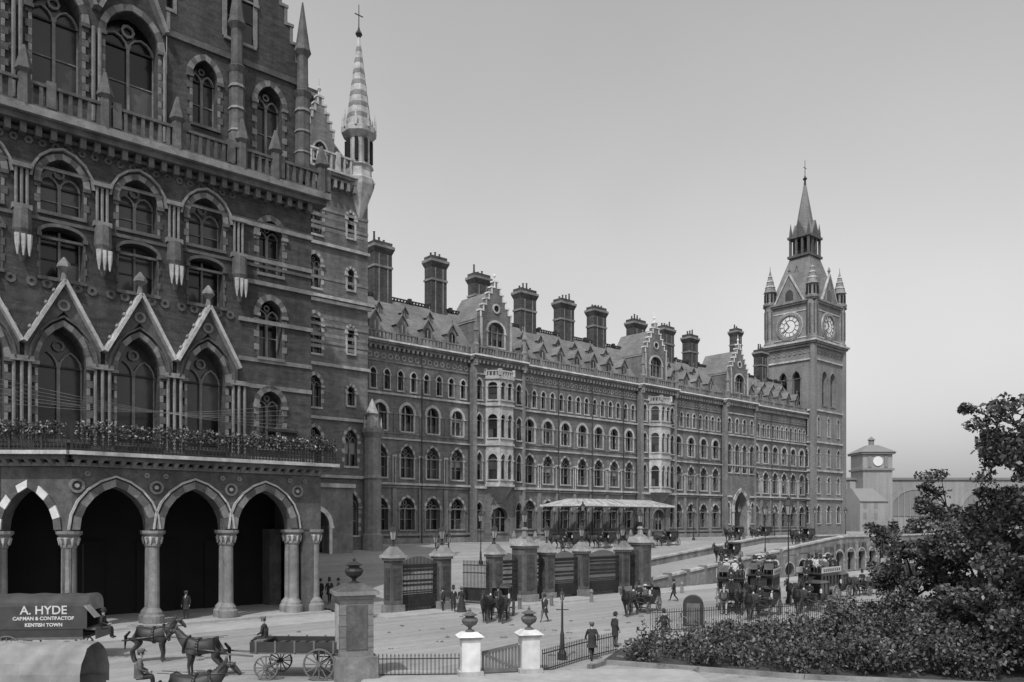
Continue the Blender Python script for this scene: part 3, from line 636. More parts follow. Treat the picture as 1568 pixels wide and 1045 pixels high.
# ================================================================ GROUND
gm=MB()
gm.face([(-3000,-500,0),(3000,-500,0),(3000,6000,0),(-3000,6000,0)],'ground'); gm.obj('ground')
rd=MB(); p=HF.p
rd.face([p(-90,120,.004),p(260,120,.004),p(260,38.2,.004),p(-90,38.2,.004)],'road')
rd.face([p(-90,38.2,.004),p(8,38.2,.004),p(8,28,.004),p(-90,28,.004)],'road'); rd.obj('road')
def tz(s,d):
    t=max(0,min(1,(36.5-d)/26)); t=t*t*(3-2*t); k=max(0,min(1,(s-7)/38)); return .02+3.48*max(t,k)
tm=MB()
ss=[-60+i*3 for i in range(80)]; dd=[-30,-3,0,3,6,9,12,15,18,21,24,27,30,33,36,38]
for i in range(len(ss)-1):
    for j in range(len(dd)-1):
        q=[(ss[i],dd[j]),(ss[i+1],dd[j]),(ss[i+1],dd[j+1]),(ss[i],dd[j+1])]
        if ss[i+1]<=-24 and dd[j+1]>12: continue
        tm.face([p(a,b,tz(a,b)) for a,b in q],'road')
tm.obj('station_forecourt')
pv=MB()
for a0,a1,b0,b1 in ((-80,-24.2,36.4,39.6),(-23.6,-18,38.4,40.6),(-15.5,-9.9,38.4,40.6),(-7.5,-3,38.4,40.6),(4.5,150,38.3,41.3)):
    box(pv,HF,a0,a1,b0,b1,0,.125,'pave'); box(pv,HF,a0,a1,b1,b1+.2,0,.13,'kerb')
pv.obj('pavement')
km=MB(); box(km,HF,10,106,8.8,9.0,3.3,3.62,'kerb'); box(km,HF,-2,106,.3,3.4,3.3,3.6,'pave'); km.obj('forecourt_pavement')
def rampwall(mbw,mbt,d,th,a0,a1,ph,low,mw,mt,step=3):
    s=a0
    while s<a1:
        z0,z1=tz(s,d-1),tz(s+step,d-1)
        A=lambda a,b,z: HF.p(a,b,z)
        vs=[A(s,d-th,low),A(s+step,d-th,low),A(s+step,d,low),A(s,d,low),A(s,d-th,z0+ph),A(s+step,d-th,z1+ph),A(s+step,d,z1+ph),A(s,d,z0+ph)]
        mbw.solid(vs,BF,mw)
        e=.12; vs=[A(s,d-th-e,z0+ph+.003),A(s+step,d-th-e,z1+ph+.003),A(s+step,d+e,z1+ph+.003),A(s,d+e,z0+ph+.003),A(s,d-th-e,z0+ph+.2),A(s+step,d-th-e,z1+ph+.2),A(s+step,d+e,z1+ph+.2),A(s,d+e,z0+ph+.2)]
        mbt.solid(vs,BF,mt)
        s+=step
rw=MB();rt=MB();rg=MB(); wallo=empty('retaining_wall')
rampwall(rw,rt,38.1,.45,7,31,.85,0,'stoneD','stone')
f3=Fr(HF.p(0,38.1,0),U,N); s=31.0
while s<150:
    zt=tz(s,37); zt2=tz(s+3,37); zt=min(zt,zt2)
    win((rw,rt,rg),f3,s,s+3,0,zt+.3,s+1.5,1.1,.3,max(.5,zt-1.6),1.1,depth=.6,wall='stoneD',trim='stone',tw=.16,tp=.06,mull=0,transom=False,blind=.9,sillm=False)
    box(rw,f3,s+.0,s+.25,.003,.2,0,zt+.3,'stoneD'); s+=3
rampwall(rw,rt,38.1,.45,31,151,.95,2.6,'stoneD','stone')
for i in range(9):
    box(rt,f3,7+i*2.9,7.5+i*2.9,-.6,.15,0,tz(7+i*2.9,37)+1.2,'stoneD')
rw.obj('wall',wallo);rt.obj('coping',wallo);rg.obj('recesses',wallo)
lw=MB(); rampwall(lw,lw,27.4,.4,11,101,.75,0,'stoneD','stone'); lw.obj('ramp_wall')
# ================================================================ GATE PIERS, RAILINGS
def lantern(mb,c,z,s=1.0):
    c=Vector((c[0],c[1],0))
    lathe(mb,c,[(.07*s,z),(.05*s,z+.35*s),(.16*s,z+.42*s)],6,'iron')
    lathe(mb,c,[(.14*s,z+.42*s),(.24*s,z+.95*s)],6,'blind')
    for i in range(6):
        t=2*math.pi*(i+.5)/6; beam(mb,c+Vector((.145*s*math.cos(t),.145*s*math.sin(t),z+.42*s)),c+Vector((.25*s*math.cos(t),.25*s*math.sin(t),z+.95*s)),.03,.03,'iron')
    lathe(mb,c,[(.3*s,z+.95*s),(.22*s,z+1.08*s),(.08*s,z+1.25*s),(.1*s,z+1.33*s),(.02,z+1.5*s)],6,'iron')
gx=[(-21.3,0),(-17,0),(-11.9,0),(-8.7,1),(-6.2,0),(-2.0,0),(3.4,0),(5.9,1)]
gf=Fr(HF.p(0,38,0),U,N)
for x,big in gx:
    m=MB(); w=.72 if big else .48; h=4.3 if big else 3.7
    box(m,gf,x-w-.12,x+w+.12,-w-.12,w+.12,0,.6,'stoneD'); box(m,gf,x-w,x+w,-w,w,.6,h,'stoneN')
    box(m,gf,x-w*.6,x+w*.6,w+.003,w+.04,1,h-.5,'brickN'); box(m,gf,x-w-.04,x-w-.003,-w*.6,w*.6,1,h-.5,'brickN')
    box(m,gf,x-w-.1,x+w+.1,-w-.1,w+.1,h,h+.2,'stoneD'); box(m,gf,x-w-.22,x+w+.22,-w-.22,w+.22,h+.2,h+.4,'stone')
    frus(m,gf,(x-w-.15,x+w+.15,-w-.15,w+.15,h+.4),(x-.2,x+.2,-.2,.2,h+1.0),'stoneD')
    if big:
        for s in (-1,1):
            box(m,gf,x+s*w-.2,x+s*w+.2,-w-.1,w+.1,h+.4,h+.75,'stone')
            for sy in (-1,1): lathe(m,gf.p(x+s*w*.85,sy*w*.85,0),[(.16,h+.7),(.2,h+.95),(.05,h+1.4)],6,'stoneD')
        lathe(m,gf.p(x,0,0),[(.3,h+.9),(.22,h+1.4),(.34,h+1.5),(.2,h+1.7)],8,'stoneD'); lantern(m,gf.p(x,0,0),h+1.6,1.2)
    else:
        lathe(m,gf.p(x,0,0),[(.22,h+.9),(.12,h+1.1)],6,'iron'); lantern(m,gf.p(x,0,0),h+1.0,1.15)
        if x in (-17,3.4):
            for s in (-1,1): beam(m,gf.p(x,0,h+1.15),gf.p(x+s*.6,0,h+1.0),.05,.05,'iron'); lantern(m,gf.p(x+s*.6,0,0),h+.8,.9)
    m.obj('gate_pier')
for (x0,b0),(x1,b1) in zip(gx,gx[1:]):
    if (x0,x1)==(-17,-11.9): continue
    m=MB(); a0=x0+(.75 if b0 else .5); a1=x1-(.75 if b1 else .5)
    for z in (.25,1.3,1.45,2.6,3.3): box(m,gf,a0,a1,-.05,.05,z,z+.09,'iron')
    n=int((a1-a0)/.12)
    for i in range(n+1):
        x=a0+(a1-a0)*i/n; arc=.5*math.sin(math.pi*i/n); box(m,gf,x-.022,x+.022,-.022,.022,.1,3.45+arc,'iron')
        if i%2==0 and i<n:
            for zz in (.5,.8,1.1,1.9,2.2,2.95,3.2): ring(m,gf,x+.12,zz,.05,.11,-.01,.02,'iron',6)
    beam(m,gf.p(a0,0,.4),gf.p((a0+a1)/2,0,1.25),.04,.06,'iron'); beam(m,gf.p(a1,0,.4),gf.p((a0+a1)/2,0,1.25),.04,.06,'iron')
    wallq(m,gf,a0,a1,.3,1.25,'iron',0)
    m.obj('iron_gate')
for x,s in ((-16.4,1),(-12.5,-1)):
    m=MB(); uu=(N*-.93+U*s*.37).normalized(); ff=Fr(gf.p(x,0,0),uu,Vector((uu.y,-uu.x,0)))
    for z in (.25,1.2,2.4,3.0): box(m,ff,0,2.3,-.04,.04,z,z+.08,'iron')
    for i in range(19): box(m,ff,i*.125-.018,i*.125+.018,-.018,.018,.1,3.4,'iron')
    wallq(m,ff,0,2.3,.3,1.2,'iron'); m.obj('iron_gate')
def urn(m,c,z,s,k='iron'):
    lathe(m,c,[(.28*s,z),(.28*s,z+.1*s),(.1*s,z+.2*s),(.12*s,z+.3*s),(.42*s,z+.5*s),(.52*s,z+.72*s),(.46*s,z+.85*s),(.3*s,z+.9*s),(.28*s,z+.98*s),(.5*s,z+1.06*s),(.2*s,z+1.2*s),(.07*s,z+1.28*s),(.1*s,z+1.36*s),(.02*s,z+1.5*s)],12,k)
def wf(px,py,ang):
    a=math.radians(ang); u=Vector((math.cos(a),math.sin(a),0)); return Fr(Vector((px,py,0)),u,Vector((u.y,-u.x,0)))
m=MB(); q=wf(-6.5,33.6,20)
box(m,q,-.85,.85,-.85,.85,0,1.0,'stoneD'); box(m,q,-.68,.68,-.68,.68,1.0,3.35,'stoneD')
box(m,q,-.42,.42,.683,.72,1.3,3.1,'stoneN'); box(m,q,-.72,-.683,-.42,.42,1.3,3.1,'stone')
for k in range(5): box(m,q,-.69,.69,-.69,.69,1.35+k*.45,1.375+k*.45,'stoneN')
box(m,q,-.76,.76,-.76,.76,3.35,3.5,'stoneD'); box(m,q,-.88,.88,-.88,.88,3.5,3.66,'stoneD')
frus(m,q,(-.84,.84,-.84,.84,3.66),(-.3,.3,-.3,.3,3.95),'stoneN'); urn(m,q.o,3.9,.75); m.obj('stone_gate_pier')
for x,y in ((-1.75,33.9),(.72,34.6)):
    m=MB(); q=wf(x,y,12); box(m,q,-.5,.5,-.5,.5,0,.3,'stone'); box(m,q,-.38,.38,-.38,.38,.3,1.62,'white')
    box(m,q,-.45,.45,-.45,.45,1.62,1.72,'stone'); frus(m,q,(-.54,.54,-.54,.54,1.72),(-.3,.3,-.3,.3,1.9),'white'); urn(m,q.o,1.88,.68,'stoneN'); m.obj('stone_pier')
m=MB(); q=wf(-1.3,34.0,14)
beam(m,q.p(.05,0,.25),q.p(1.6,0,.25),.08,.12,'wood'); beam(m,q.p(.05,0,1.0),q.p(1.6,0,1.3),.08,.12,'wood'); beam(m,q.p(.05,0,1.0),q.p(1.6,0,.25),.06,.1,'wood')
for i in range(12): box(m,q,.05+i*.14,.15+i*.14,-.03,.0,.2,1.0+.27*i/11,'paint2')
m.obj('wooden_gate')
def railing(pts,h,name='iron_railing',step=.16,m_='iron'):
    m=MB()
    for A,Bq in zip(pts,pts[1:]):
        A=Vector(A);Bq=Vector(Bq); L=(Bq-A).length; n=int(L/step)
        beam(m,A+Z*(h-.12),Bq+Z*(h-.12),.04,.04,m_); beam(m,A+Z*.15,Bq+Z*.15,.04,.04,m_)
        for i in range(n+1):
            c=A+(Bq-A)*i/n; tube(m,c,c+Z*h,.016,.016,4,m_); tube(m,c+Z*h,c+Z*(h+.1),.03,.002,4,m_)
    return m.obj(name)
railing([(-5.5,33.7,0),(-2.2,33.9,0)],.92)
railing([(1.3,34.8,0),(3.3,38,0),(5.2,40.4,0)],.95)
m=MB(); box(m,ID,-6,2.5,20,34.9,.0,.12,'pave'); frus(m,ID,(2.5,8,20,35.4,.0),(2.5,7,20,35.2,.12),'pave'); m.obj('footway')
m=MB()
pts=[(3.4,35.8),(4.2,37.0),(5.6,36.4),(12,33.5),(20,31.5),(34,29)]
for A,Bq in zip(pts,pts[1:]): beam(m,(A[0],A[1],.1),(Bq[0],Bq[1],.1),.25,.2,'stoneD')
m.obj('garden_kerb')
# ================================================================ STREET LAMPS
def street_lamp(x,y,z0,h=4.2,s=1.0):
    m=MB(); c=Vector((x,y,0)); lathe(m,c,[(.22,z0),(.22,z0+.3),(.12,z0+.5),(.1,z0+1.2),(.06,z0+1.4),(.045,z0+h)],8,'iron')
    beam(m,(x-.3,y,z0+h-.35),(x+.3,y,z0+h-.35),.04,.04,'iron'); lantern(m,(x,y),z0+h-.1,s); return m.obj('street_lamp')
for s_,d_ in ((0,22),(12,10),(27,11),(52,11),(60,14),(74,12),(88,12),(100,12)):
    P=HF.p(s_,d_,0); street_lamp(P.x,P.y,tz(s_,d_),4.0,1.2)
street_lamp(HF.p(30,36.5,0).x,HF.p(30,36.5,0).y,tz(30,36.5),4.6,1.4)
street_lamp(21.5,63.5,0.0,6.5,1.4)
street_lamp(2.35,38.2,0,2.7,.5)
# ================================================================ PEOPLE
dg=lambda: bpy.context.evaluated_depsgraph_get()
def skinmesh(verts,edges,rad,sub=1):
    me=bpy.data.meshes.new('t'); me.from_pydata(verts,edges,[]); o=bpy.data.objects.new('t',me); scene.collection.objects.link(o)
    md=o.modifiers.new('s','SKIN'); md.use_smooth_shade=True
    for i,r in enumerate(rad):
        o.data.skin_vertices[0].data[i].radius=(r,r) if not isinstance(r,tuple) else r
        o.data.skin_vertices[0].data[i].use_root=(i==0)
    if sub: sm=o.modifiers.new('d','SUBSURF'); sm.levels=sub; sm.render_levels=sub
    d=dg(); d.update(); ev=o.evaluated_get(d); out=bpy.data.meshes.new_from_object(ev); bpy.data.objects.remove(o); return out
def addmesh(mb,me,fn):
    vs=[v.co.copy() for v in me.vertices]
    base=len(mb.v); mb.v.extend([tuple(v) for v in vs])
    for pl in me.polygons:
        c=sum((vs[i] for i in pl.vertices),Vector((0,0,0)))/len(pl.vertices); k=fn(c)
        if k not in mb.k: mb.k.append(k)
        mb.f.append(tuple(base+i for i in pl.vertices)); mb.m.append(mb.k.index(k))
PC={}
def person_mesh(pose,coat='coat',legs='coat',hat='bowler'):
    key=(pose,coat,legs,hat)
    if key in PC: return PC[key]
    pz=.95
    L={'hip':(.1,0,.9),'knee':(.1,.03,.5),'ank':(.1,0,.1),'toe':(.11,.17,.04)}; Rr={k:(-v[0],v[1],v[2]) for k,v in L.items()}
    AL={'sh':(.19,0,1.42),'el':(.25,-.04,1.15),'wr':(.25,.07,.9),'ha':(.25,.1,.83)}; AR={k:(-v[0],v[1],v[2]) for k,v in AL.items()}
    lean=0
    if pose=='walk':
        L={'hip':(.09,0,.9),'knee':(.09,.2,.52),'ank':(.09,.3,.12),'toe':(.1,.46,.08)}; Rr={'hip':(-.09,0,.9),'knee':(-.09,-.02,.48),'ank':(-.09,-.32,.14),'toe':(-.1,-.2,.03)}
        AL={'sh':(.19,0,1.42),'el':(.25,-.14,1.17),'wr':(.24,-.12,.93),'ha':(.24,-.1,.86)}; AR={'sh':(-.19,0,1.42),'el':(-.25,.1,1.17),'wr':(-.24,.28,1.0),'ha':(-.23,.35,.96)}
    if pose in('sit','drive'):
        L={'hip':(.1,0,.9),'knee':(.13,.42,.9),'ank':(.12,.45,.48),'toe':(.12,.62,.43)}; Rr={k:(-v[0],v[1],v[2]) for k,v in L.items()}
        AL={'sh':(.19,0,1.4),'el':(.26,.08,1.15),'wr':(.12,.3,1.05),'ha':(.08,.36,1.04)}; AR={k:(-v[0],v[1],v[2]) for k,v in AL.items()}
        lean=.06
    vs=[(0,0,pz),(0,lean*.3,1.12),(0,lean*.7,1.32),(0,lean,1.43),(0,lean+.01,1.51),(0,lean+.02,1.58),(0,lean+.03,1.67)]
    ra=[(.16,.12),(.15,.11),(.18,.12),(.12,.09),.055,.085,.09]; ed=[(0,1),(1,2),(2,3),(3,4),(4,5),(5,6)]
    for D in (L,Rr):
        i=len(vs); vs+= [D['hip'],D['knee'],D['ank'],D['toe']]; ra+=[.105,.075,.05,.04]; ed+=[(0,i),(i,i+1),(i+1,i+2),(i+2,i+3)]
    for D in (AL,AR):
        i=len(vs); vs+=[(D['sh'][0],D['sh'][1]+lean,D['sh'][2]),D['el'],D['wr'],D['ha']]; ra+=[.07,.055,.037,.036]; ed+=[(2,i),(i,i+1),(i+1,i+2),(i+2,i+3)]
    me=skinmesh(vs,ed,ra,1)
    hands=[Vector(AL['ha']),Vector(AR['ha'])]
    def fn(c):
        if c.z>1.5 and abs(c.x)<.13: return 'skin'
        if min((c-h).length for h in hands)<.065: return 'skin'
        if c.z<.13 and not pose in('sit','drive'): return 'iron'
        if pose in('sit','drive'): return legs if (c.y>.14 and c.z<.99) else coat
        return legs if c.z<.9 else coat
    mb=MB(); addmesh(mb,me,fn)
    for h,wv in ((hands[0],Vector(AL['wr'])),(hands[1],Vector(AR['wr']))):
        d=(h-wv).normalized(); sd=d.cross(Vector((1,0,0))).normalized() if abs(d.x)<.8 else Vector((0,0,1))
        for k,l in enumerate((.07,.08,.075,.055)):
            r=h+d*.02+sd*(-.03+.02*k); kn=r+d*l*.55; tube(mb,r,kn,.01,.009,5,'skin'); tube(mb,kn,kn+(d*.6+Vector((-h.x,0,0)).normalized()*.5).normalized()*l*.5,.009,.006,5,'skin')
        r=h-d*.02+sd*-.035; tube(mb,r,r+(d*.5-sd).normalized()*.05,.012,.008,5,'skin')
    hy=lean+.03
    mb.solid([(0,hy+.085,1.67),(-.018,hy+.08,1.625),(.018,hy+.08,1.625),(0,hy+.12,1.63)],[(0,1,3),(0,2,3),(1,2,3)],'skin')
    for s in (-1,1):
        lathe(mb,(s*.032,hy+.078,1.66),[(.004,-.009),(.012,0),(.004,.009)],6,'iron'); lathe(mb,(s*.088,hy,1.64),[(.008,-.03),(.018,0),(.01,.03)],6,'skin')
    box(mb,ID,-.028,.028,hy+.07,hy+.085,1.588,1.597,'iron')
    if random.random()<.6: box(mb,ID,-.04,.04,hy+.07,hy+.098,1.6,1.615,'horse')
    lathe(mb,(0,hy-.018,0),[(.08,1.6),(.1,1.64),(.1,1.7),(.07,1.75),(.01,1.77)],10,'horse')
    if hat=='bowler': lathe(mb,(0,hy-.005,0),[(.16,1.7),(.165,1.715),(.108,1.72),(.11,1.78),(.09,1.83),(.02,1.85)],12,'coat')
    elif hat=='top': lathe(mb,(0,hy-.005,0),[(.16,1.7),(.165,1.715),(.105,1.72),(.1,1.9),(.11,1.93),(.01,1.93)],12,'coat')
    elif hat=='straw': lathe(mb,(0,hy-.005,0),[(.18,1.72),(.18,1.735),(.11,1.74),(.105,1.81),(.01,1.815)],12,'shirt')
    elif hat=='cap': lathe(mb,(0,hy,0),[(.1,1.7),(.13,1.75),(.11,1.79),(.02,1.8)],10,'coat2'); box(mb,ID,-.07,.07,hy+.07,hy+.17,1.7,1.715,'coat2')
    elif hat=='lady': lathe(mb,(0,hy-.005,0),[(.24,1.72),(.25,1.735),(.12,1.75),(.1,1.82),(.02,1.84)],12,'coat2')
    if hat=='lady':
        lathe(mb,(0,0,0),[(.36,.02),(.3,.3),(.22,.7),(.16,.98),(.14,1.08)],14,coat,1,.85)
    elif pose in('stand','walk'):
        k=1.25 if pose=='walk' else 1
        lathe(mb,(0,0,0),[(.215*k,.62),(.2,.8),(.185,.98),(.175,1.15),(.19,1.3)],14,coat,1,.75)
        box(mb,ID,-.03,.03,.135,.15,1.3,1.46,'shirt'); lathe(mb,(0,lean+.01,0),[(.07,1.46),(.065,1.5)],8,'shirt')
    else:
        lathe(mb,(0,.02,0),[(.2,.86),(.185,1.0),(.175,1.15),(.19,1.3)],14,coat,1,.78); lathe(mb,(0,lean+.01,0),[(.07,1.46),(.065,1.5)],8,'shirt')
    m=mb.mesh('figure'); m.polygons.foreach_set('use_smooth',[True]*len(m.polygons)); PC[key]=m; return m
def person(x,y,z,ang,pose='stand',coat='coat',legs='coat',hat='bowler',name='man',s=1.0,parent=None):
    o=bpy.data.objects.new(name,person_mesh(pose,coat,legs,hat)); scene.collection.objects.link(o)
    if parent: o.parent=parent
    o.location=(x,y,z); o.rotation_euler=(0,0,math.radians(ang)); o.scale=(s,s,s); return o
person(3.72,38,0,10,'walk','coat','coat','cap')
person(5.3,42,0,-60,'stand','coat','coat2','bowler')
person(8.1,43.5,0,40,'walk','coat','coat','bowler')
person(-4.9,58,.0,100,'stand','coat','coat','bowler'); person(-4.2,58.4,0,200,'stand','coat','coat','top'); person(-3.6,58.2,0,170,'stand','coat','coat2','lady','woman')
person(-9.6,54.5,.0,180,'walk','coat','coat','bowler')
person(-14.2,60.6,.4,150,'stand'); person(-13.6,60.8,.4,200,'walk','coat','coat','top'); person(-13.0,61.2,.4,90,'stand','coat2','coat','bowler')
person(-20.6,51.6,.3,180,'stand','coat','coat','cap')
person(13.1,66,0,90,'walk','coat','coat','bowler'); person(2.1,52.4,0,150,'walk','coat','coat2','bowler')
for s_,d_,h in ((22,13,'bowler'),(26,12,'top'),(31,11,'cap'),(46,12,'bowler'),(54,16,'bowler'),(-3,27,'top'),(2,25,'lady'),(36,10,'top'),(42,13,'lady'),(16,18,'bowler')):
    P=HF.p(s_,d_,tz(s_,d_)); person(P.x,P.y,P.z,random.uniform(0,360),random.choice(('stand','walk')),'coat','coat',h,'woman' if h=='lady' else 'man')
# ================================================================ HORSES
HC={}
def horse_mesh(pose,coat):
    if (pose,coat) in HC: return HC[(pose,coat)]
    w=1 if pose=='walk' else 0
    vs=[(0,-.3,1.3),(0,-.72,1.36),(0,.1,1.24),(0,.5,1.28),(0,.78,1.5),(0,.98,1.76),(0,1.12,1.96),(0,1.3,1.86),(0,1.47,1.66),(0,1.54,1.56)]
    ra=[(.3,.34),(.3,.31),(.33,.38),(.27,.34),(.15,.24),(.11,.18),(.095,.13),(.09,.115),(.065,.08),(.055,.055)]
    ed=[(0,1),(0,2),(2,3),(3,4),(4,5),(5,6),(6,7),(7,8),(8,9)]
    for s,sw in ((1,.18*w),(-1,-.18*w)):
        i=len(vs); vs+=[(s*.16,-.72,1.1),(s*.17,-.5+sw*.6,.88),(s*.16,-.86+sw,.52),(s*.16,-.78+sw*1.5,.16),(s*.16,-.7+sw*1.5,.035)]; ra+=[.19,.14,.07,.055,.07]; ed+=[(1,i),(i,i+1),(i+1,i+2),(i+2,i+3),(i+3,i+4)]
        sw=-sw; i=len(vs); vs+=[(s*.15,.5,1.0),(s*.16,.45+sw*.4,.8),(s*.15,.52+sw*1.2,.47),(s*.15,.48+sw*1.4,.15),(s*.15,.55+sw*1.5,.035)]; ra+=[.15,.105,.065,.05,.07]; ed+=[(3,i),(i,i+1),(i+1,i+2),(i+2,i+3),(i+3,i+4)]
    me=skinmesh(vs,ed,ra,1); mb=MB()
    addmesh(mb,me,lambda c:'iron' if c.z<.09 else coat)
    for s in (-1,1): tube(mb,(s*.06,1.08,2.02),(s*.08,1.08,2.2),.04,.005,5,coat); lathe(mb,(s*.085,1.3,1.9),[(.005,-.02),(.02,0),(.005,.02)],6,'iron')
    tube(mb,(0,-.95,1.42),(0,-1.14,1.2),.05,.07,7,'iron'); tube(mb,(0,-1.14,1.22),(0,-1.18,.6),.08,.02,7,'iron')
    for k in range(8):
        t=k/7; y=.62+.46*t; z=1.66+.42*t; beam(mb,(0,y,z),(.09,y-.03,z-.22),.1,.05,'iron')
    n=16
    for i in range(n):
        t0=2*math.pi*i/n;t1=2*math.pi*(i+1)/n
        f=lambda t:Vector((.25*math.cos(t),.66-.12*math.sin(t),1.36+.36*math.sin(t))); tube(mb,f(t0),f(t1),.055,.055,5,'paint')
        g=lambda t:Vector((.335*math.cos(t),.12,1.25+.385*math.sin(t))); beam(mb,g(t0),g(t1),.09,.03,'paint')
    for s in (-1,1):
        beam(mb,(s*.26,.6,1.25),(s*.36,-1.2,1.05),.03,.05,'paint'); beam(mb,(s*.3,-.2,1.2),(s*.28,-.95,1.05),.03,.06,'paint')
        beam(mb,(s*.1,1.1,1.95),(s*.08,1.45,1.68),.02,.03,'paint'); box(mb,ID,s*.11-.01,s*.11+.01,1.22,1.34,1.86,1.98,'paint')
        beam(mb,(s*.08,1.42,1.66),(s*.2,.2,1.62),.015,.02,'paint'); beam(mb,(s*.2,.2,1.62),(s*.2,-1.0,1.7),.015,.02,'paint')
    beam(mb,(-.28,-.96,1.05),(.28,-.96,1.05),.05,.07,'paint')
    m=mb.mesh('horse'); m.polygons.foreach_set('use_smooth',[True]*len(m.polygons)); HC[(pose,coat)]=m; return m
def horse(x,y,z,ang,pose='stand',coat='horse',s=1.0):
    o=bpy.data.objects.new('horse',horse_mesh(pose,coat)); scene.collection.objects.link(o); o.location=(x,y,z); o.rotation_euler=(0,0,math.radians(ang)); o.scale=(s,s,s); return o
# ================================================================ VEHICLES (local +Y forward)
def wheel(mb,x,y,r,m='paint2',n=20,sp=12):
    for i in range(n):
        t0=2*math.pi*i/n;t1=2*math.pi*(i+1)/n
        beam(mb,(x,y+r*.95*math.cos(t0),r+r*.95*math.sin(t0)),(x,y+r*.95*math.cos(t1),r+r*.95*math.sin(t1)),.07,r*.1,m)
    for i in range(sp):
        t=2*math.pi*i/sp; beam(mb,(x,y,r),(x,y+r*.92*math.cos(t),r+r*.92*math.sin(t)),.035,.045,m)
    tube(mb,(x-.12,y,r),(x+.12,y,r),.1*r+.03,.1*r+.03,8,m)
def lp(e,x,y,z,ang):
    a=e.rotation_euler[2]; return (e.location.x+x*math.cos(a)-y*math.sin(a), e.location.y+x*math.sin(a)+y*math.cos(a), e.location.z+z)
def omnibus(x,y,ang,n=9,hz='horse',z=0,col='paint2'):
    e=empty('horse_drawn_omnibus',(x,y,z),math.radians(ang)); m=MB()
    L=1.8
    frus(m,ID,(-.75,.75,-L,L,.75),(-.95,.95,-L,L,1.45),col); box(m,ID,-.93,.93,-L+.02,L-.02,2.15,2.35,col)
    for s in (-1,1):
        for k in range(6):
            yy=-L+.05+k*(2*L-.1)/5; box(m,ID,s*.9-.035,s*.9+.035,yy-.04,yy+.04,1.45,2.15,col)
        box(m,ID,s*.86-.01,s*.86+.01,-L+.05,L-.05,1.45,2.15,'glass')
        box(m,ID,s*1.0-.015,s*1.0+.015,-L-.3,L+.1,2.4,2.85,'letter')
        for k in range(9): box(m,ID,s*1.02-.006,s*1.02+.006,-L+k*.4-.05,-L+k*.4+.17,2.5,2.74,'paint')
        box(m,ID,s*.96-.01,s*.96+.01,-L+.3,L-.3,1.05,1.3,'letter' if s==1 else 'canvas')
    for yy in (-L+.04,L-.04): box(m,ID,-.86,.86,yy-.02,yy+.02,1.45,2.15,'glass')
    box(m,ID,-1.02,1.02,-L-.3,L+.5,2.35,2.42,'paint')
    for k in range(4):
        yy=-1.3+k*.8
        for s in (-1,1):
            box(m,ID,s*.5-.35,s*.5+.35,yy-.18,yy+.18,2.78,2.84,'wood'); box(m,ID,s*.5-.35,s*.5+.35,yy-.24,yy-.2,2.84,3.25,'wood')
            for q in (-.3,.3): box(m,ID,s*.5+q-.02,s*.5+q+.02,yy-.02,yy+.02,2.42,2.78,'iron')
    box(m,ID,-.6,.6,L+.35,L+.75,2.1,2.2,'paint'); box(m,ID,-.6,.6,L+.7,L+.75,1.4,2.2,'paint'); frus(m,ID,(-.55,.55,L+.5,L+1.0,1.2),(-.55,.55,L+.3,L+1.2,1.3),'paint')
    box(m,ID,-.8,.8,-L-.8,-L,.5,.58,'wood')
    for k in range(8):
        t=k/7*1.6; box(m,ID,.75*math.cos(t)-.25,.75*math.cos(t)+.2,-L-.35-.4*math.sin(t)-.12,-L-.35-.4*math.sin(t)+.12,.7+k*.23,.74+k*.23,'iron')
    for k in range(7):
        t=k/7*1.6;t2=(k+1)/7*1.6; beam(m,(.95*math.cos(t),-L-.4-.5*math.sin(t),1.5+k*.25),(.95*math.cos(t2),-L-.4-.5*math.sin(t2),1.75+k*.25),.04,.04,'iron')
    for s in (-1,1): wheel(m,s*1.0,-1.05,.68,'canvas'); wheel(m,s*.9,1.35,.5,'canvas')
    box(m,ID,-.9,.9,-1.1,-1.0,.6,.7,'iron'); box(m,ID,-.8,.8,1.3,1.4,.46,.56,'iron'); beam(m,(0,1.3,.55),(0,4.2,.9),.08,.08,'wood')
    m.obj('body',e)
    k=0
    for i in range(4):
        for sx in (-.66,-.3,.3,.66):
            if k<n and random.random()<.85:
                P=lp(e,sx,-1.3+i*.8,1.94,0); person(P[0],P[1],P[2],ang+random.uniform(-15,15),'sit',random.choice(('coat','coat','coat2','shirt')),'coat',random.choice(('bowler','top','straw','bowler')),'passenger'); k+=1
    P=lp(e,0,L+.5,1.28,0); person(P[0],P[1],P[2],ang,'drive','coat','coat','top','coachman')
    for s in (-1,1):
        P=lp(e,s*.5,3.7,0,0); horse(P[0],P[1],z,ang+random.uniform(-3,3),'walk',hz if s==1 else 'horse')
    return e
